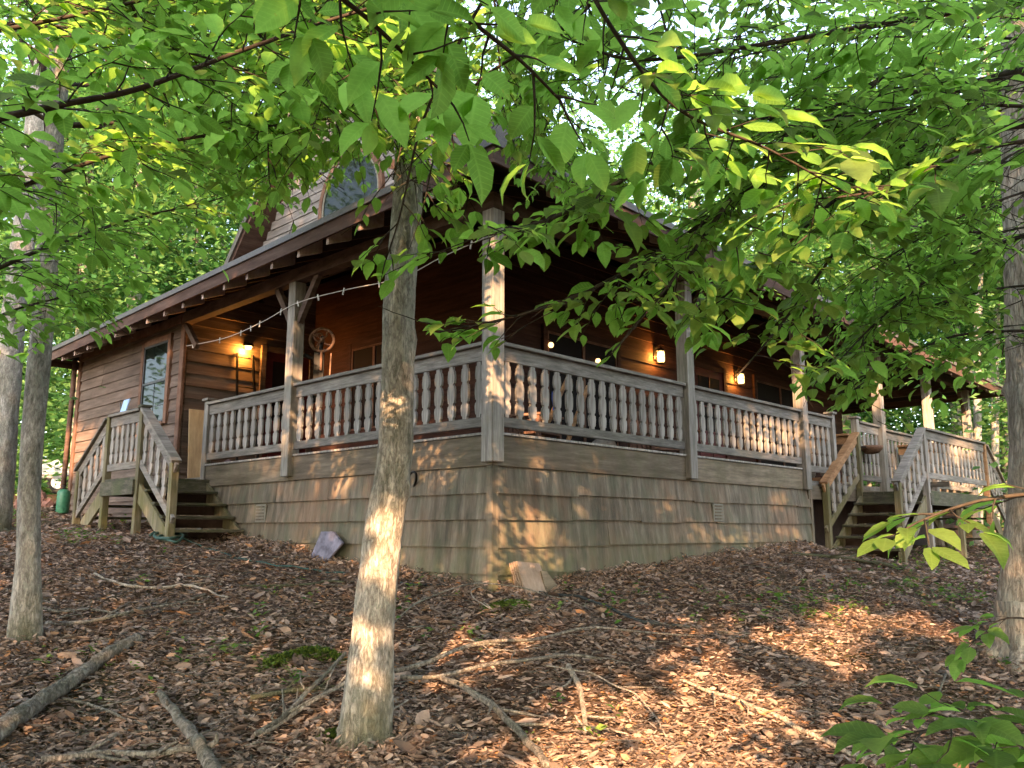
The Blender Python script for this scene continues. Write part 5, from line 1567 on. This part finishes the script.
def gz_fast(x, y):
    i = min(max(np.searchsorted(gx, x) - 1, 0), _nx - 2); j = min(max(np.searchsorted(gy, y) - 1, 0), _ny - 2)
    f, h = (x - gx[i]) / (gx[i + 1] - gx[i]), (y - gy[j]) / (gy[j + 1] - gy[j])
    return (GZZ[j, i] * (1 - f) + GZZ[j, i + 1] * f) * (1 - h) + (GZZ[j + 1, i] * (1 - f) + GZZ[j + 1, i + 1] * f) * h


debris()


def moss(label, u0, v0, u1, v1, wd_, h_, seed):
    rg = np.random.default_rng(seed); a, b = gpos(u0, v0), gpos(u1, v1); k = 2600
    f = rg.random(k); w_ = rg.normal(0, .4, k); c = a + (b - a) * f[:, None]; s_ = unit(np.cross(b - a, [0, 0, 1.]))
    env = np.sqrt(np.clip(1 - (2 * f - 1) ** 2, 0, 1)) * np.clip(1 - w_ ** 2, 0, 1)
    P = c + s_ * w_[:, None] * wd_; P[:, 2] = ground_z(P[:, 0], P[:, 1]) + env * h_ * rg.uniform(.6, 1, k)
    D = rg.normal(0, 1, (k, 3)); D[:, 2] = abs(D[:, 2]) * .6
    o = leaf_mesh('moss_mound', P - P[0], D, np.array([0, 0, 1.]) + rg.normal(0, .5, (k, 3)), rg.uniform(.012, .035, k), M['mosscover'], rg.random(k), False); o.location = tuple(P[0])
    tag(o, label, 'moss')


moss('long green moss cushion left of the big tree base', 262, 668, 345, 664, .10, .10, 91)
moss('small moss patch at the foot of the big tree', 318, 750, 338, 738, .09, .06, 92)
moss('mossy bare patch below the corner of the skirt', 480, 612, 530, 606, .14, .03, 93)

# ------------------------------------------------------------------ unseen leaf screens added toward the sun, holed to shape its patches
LIT = [  # picture places the sun reaches: u, v, half width, half height, turn
    (690, 725, 150, 66, 0), (640, 760, 160, 46, 0), (600, 705, 60, 30, -.2), (720, 700, 110, 60, 0), (522, 550, 46, 42, 0), (430, 460, 40, 40, .1), (335, 470, 22, 34, 0), (760, 690, 95, 34, .25), (715, 650, 55, 20, 0), (850, 628, 60, 16, .15), (925, 632, 45, 12, .2), (800, 735, 40, 40, 0),
    (505, 662, 66, 17, -.55), (800, 660, 70, 34, 0), (815, 712, 44, 34, 0), (690, 636, 80, 20, 0), (455, 650, 34, 14, -.3), (545, 632, 22, 8, -.5),
    (525, 545, 36, 36, 0), (505, 500, 22, 30, .2), (560, 480, 40, 6, .4), (600, 470, 34, 5, .3), (655, 500, 40, 5, .2), (575, 510, 30, 5, .3), (640, 455, 30, 4, .2), (540, 455, 26, 8, 0),
    (740, 535, 60, 12, 0), (690, 520, 36, 5, .2), (780, 500, 18, 14, 0),
    (330, 470, 16, 34, .1), (390, 462, 20, 26, 0), (440, 465, 26, 30, .1), (460, 500, 18, 12, 0),
    (445, 405, 34, 26, 0), (500, 405, 9, 28, 0), (690, 410, 8, 30, 0),
    (82, 450, 24, 28, 0), (135, 445, 9, 22, 0), (205, 440, 9, 26, 0), (385, 560, 26, 60, 0), (372, 655, 22, 30, 0), (797, 380, 8, 30, 0), (855, 470, 14, 30, 0), (960, 450, 16, 16, 0), (1015, 400, 14, 60, 0), (1012, 300, 14, 50, 0),
]
DARK = [(800, 690, 82, 15, .55), (640, 680, 30, 10, 0)]


def blob(u, v, bl):
    hit = np.zeros(len(u), bool)
    wob = 1 + .28 * np.sin(u * .11 + v * .07) * np.sin(v * .13 - u * .05) + .15 * np.sin(u * .31 + 1) * np.sin(v * .29)
    for cu, cv, ru, rv, a in bl:
        x, y = u - cu, v - cv; xr = x * math.cos(a) + y * math.sin(a); yr = -x * math.sin(a) + y * math.cos(a)
        hit |= (xr / ru) ** 2 + (yr / rv) ** 2 < wob
    return hit


def sun_reaches(P):
    """where a sunbeam through P lands, and whether the photograph shows that place in the sun (2 = goes over everything)"""
    d = -SUNV; n = len(P); best = np.full(n, 1e9); Hp = np.zeros((n, 3)); over = np.ones(n, bool)
    def plane(nrm, c, test, best, Hp, over):
        den = d[:2] @ nrm; k = (c - (P[:, :2] - CN) @ nrm) / den; H = P + d * k[:, None]; l = np.c_[(H[:, :2] - CN) @ BX, (H[:, :2] - CN) @ AX, H[:, 2]]
        ok = (k > 0) & (k < best) & test(l); best[ok] = k[ok]; Hp[ok] = H[ok]; over[ok] = False
    rail = lambda z: ((z > .9) & (z < 2.6)) | ((z > 2.62) & (z < 2.72)) | ((z > 3.3) & (z < 3.5)) | ((z > 4.85) & (z < 5.2))
    plane(BX, -.05, lambda l: (l[:, 1] > -.1) & (l[:, 1] < 6.1) & rail(l[:, 2]), best, Hp, over)
    plane(BX, -.05, lambda l: (l[:, 1] > 7.0) & (l[:, 1] < 12) & (l[:, 2] < 5.2) & (l[:, 2] > 1.2), best, Hp, over)
    plane(AX, -.05, lambda l: (l[:, 0] > -.1) & (l[:, 0] < 8) & rail(l[:, 2]), best, Hp, over)
    plane(AX, -1.2, lambda l: (l[:, 0] > 7.5) & (l[:, 0] < 13.5) & (l[:, 2] > 1.1) & (l[:, 2] < 3.4), best, Hp, over)
    plane(BX, 2.4, lambda l: (l[:, 1] > 2) & (l[:, 1] < 10) & (l[:, 2] > 6.4) & (l[:, 2] < 10), best, Hp, over)
    plane(BX, 2.4, lambda l: (l[:, 1] > 2.4) & (l[:, 1] < 7) & (l[:, 2] > 2.4) & (l[:, 2] < 4.85), best, Hp, over)
    plane(AX, 2.4, lambda l: (l[:, 0] > 2.4) & (l[:, 0] < 14) & (l[:, 2] > 2.4) & (l[:, 2] < 4.85), best, Hp, over)
    for k in np.linspace(1, 45, 150):
        H = P + d * k; ok = over & (H[:, 2] < 1.9) & (k < best)
        if ok.any():
            idx = np.where(ok)[0]; un = H[idx, 2] < ground_z(H[idx, 0], H[idx, 1]); j = idx[un]; best[j] = k; Hp[j] = H[j]; over[j] = False
    u, v, z = project(Hp); lit = blob(u, v, LIT) & ~blob(u, v, DARK) & (z > 1) & ~over
    k = (5.25 - P[:, 1]) / d[1]; H = P + d * k[:, None]; u2, v2, _ = project(H); near = (abs(u2 - np.interp(v2, [160, 300, 450, 535, 640, 745], [410, 399, 395, 384, 372, 362])) < 24) & (v2 > 150) & (v2 < 745)
    lit2 = blob(u2, v2, [(386, 560, 26, 62, 0), (372, 655, 24, 36, 0), (397, 420, 24, 30, 0)])
    lit = np.where(near & ~over, lit & lit2 | lit2, lit)
    return lit, over


def shade_screen(tree, cx, rx, cy_, ry, z0, z1, n, seed):
    rg = np.random.default_rng(seed); c = np.c_[rg.uniform(cx - rx, cx + rx, n // 10), rg.uniform(cy_ - ry, cy_ + ry, n // 10), rg.uniform(z0, z1, n // 10)]
    P = np.repeat(c, 10, 0) + rg.normal(0, 1, (len(c) * 10, 3)) * np.array([.55, .4, .28])
    lit, over = sun_reaches(P)
    drop = (lit & (rg.random(len(P)) < .995)) | (over & (rg.random(len(P)) < .75)) | (rg.random(len(P)) < .02)
    P = P[~drop]; k = len(P)
    o = leaf_mesh('crown', P - t_loc(tree), rg.normal(0, 1, (k, 3)) * np.array([1, .6, .6]), np.array([0, -.45, .6]) + rg.normal(0, .5, (k, 3)), .22 * rg.uniform(.75, 1.25, k), M['leafshade'], rg.random(k), False, tree)  # leaf screen out of view, leaves left out where sun should pass


shade_screen(tl_, -5.5, 7.0, -4.5, 1.6, 2.6, 17.0, 90000, 301)
shade_screen(tr_, 7.0, 7.0, -4.5, 1.6, 2.6, 12.0, 64000, 302)
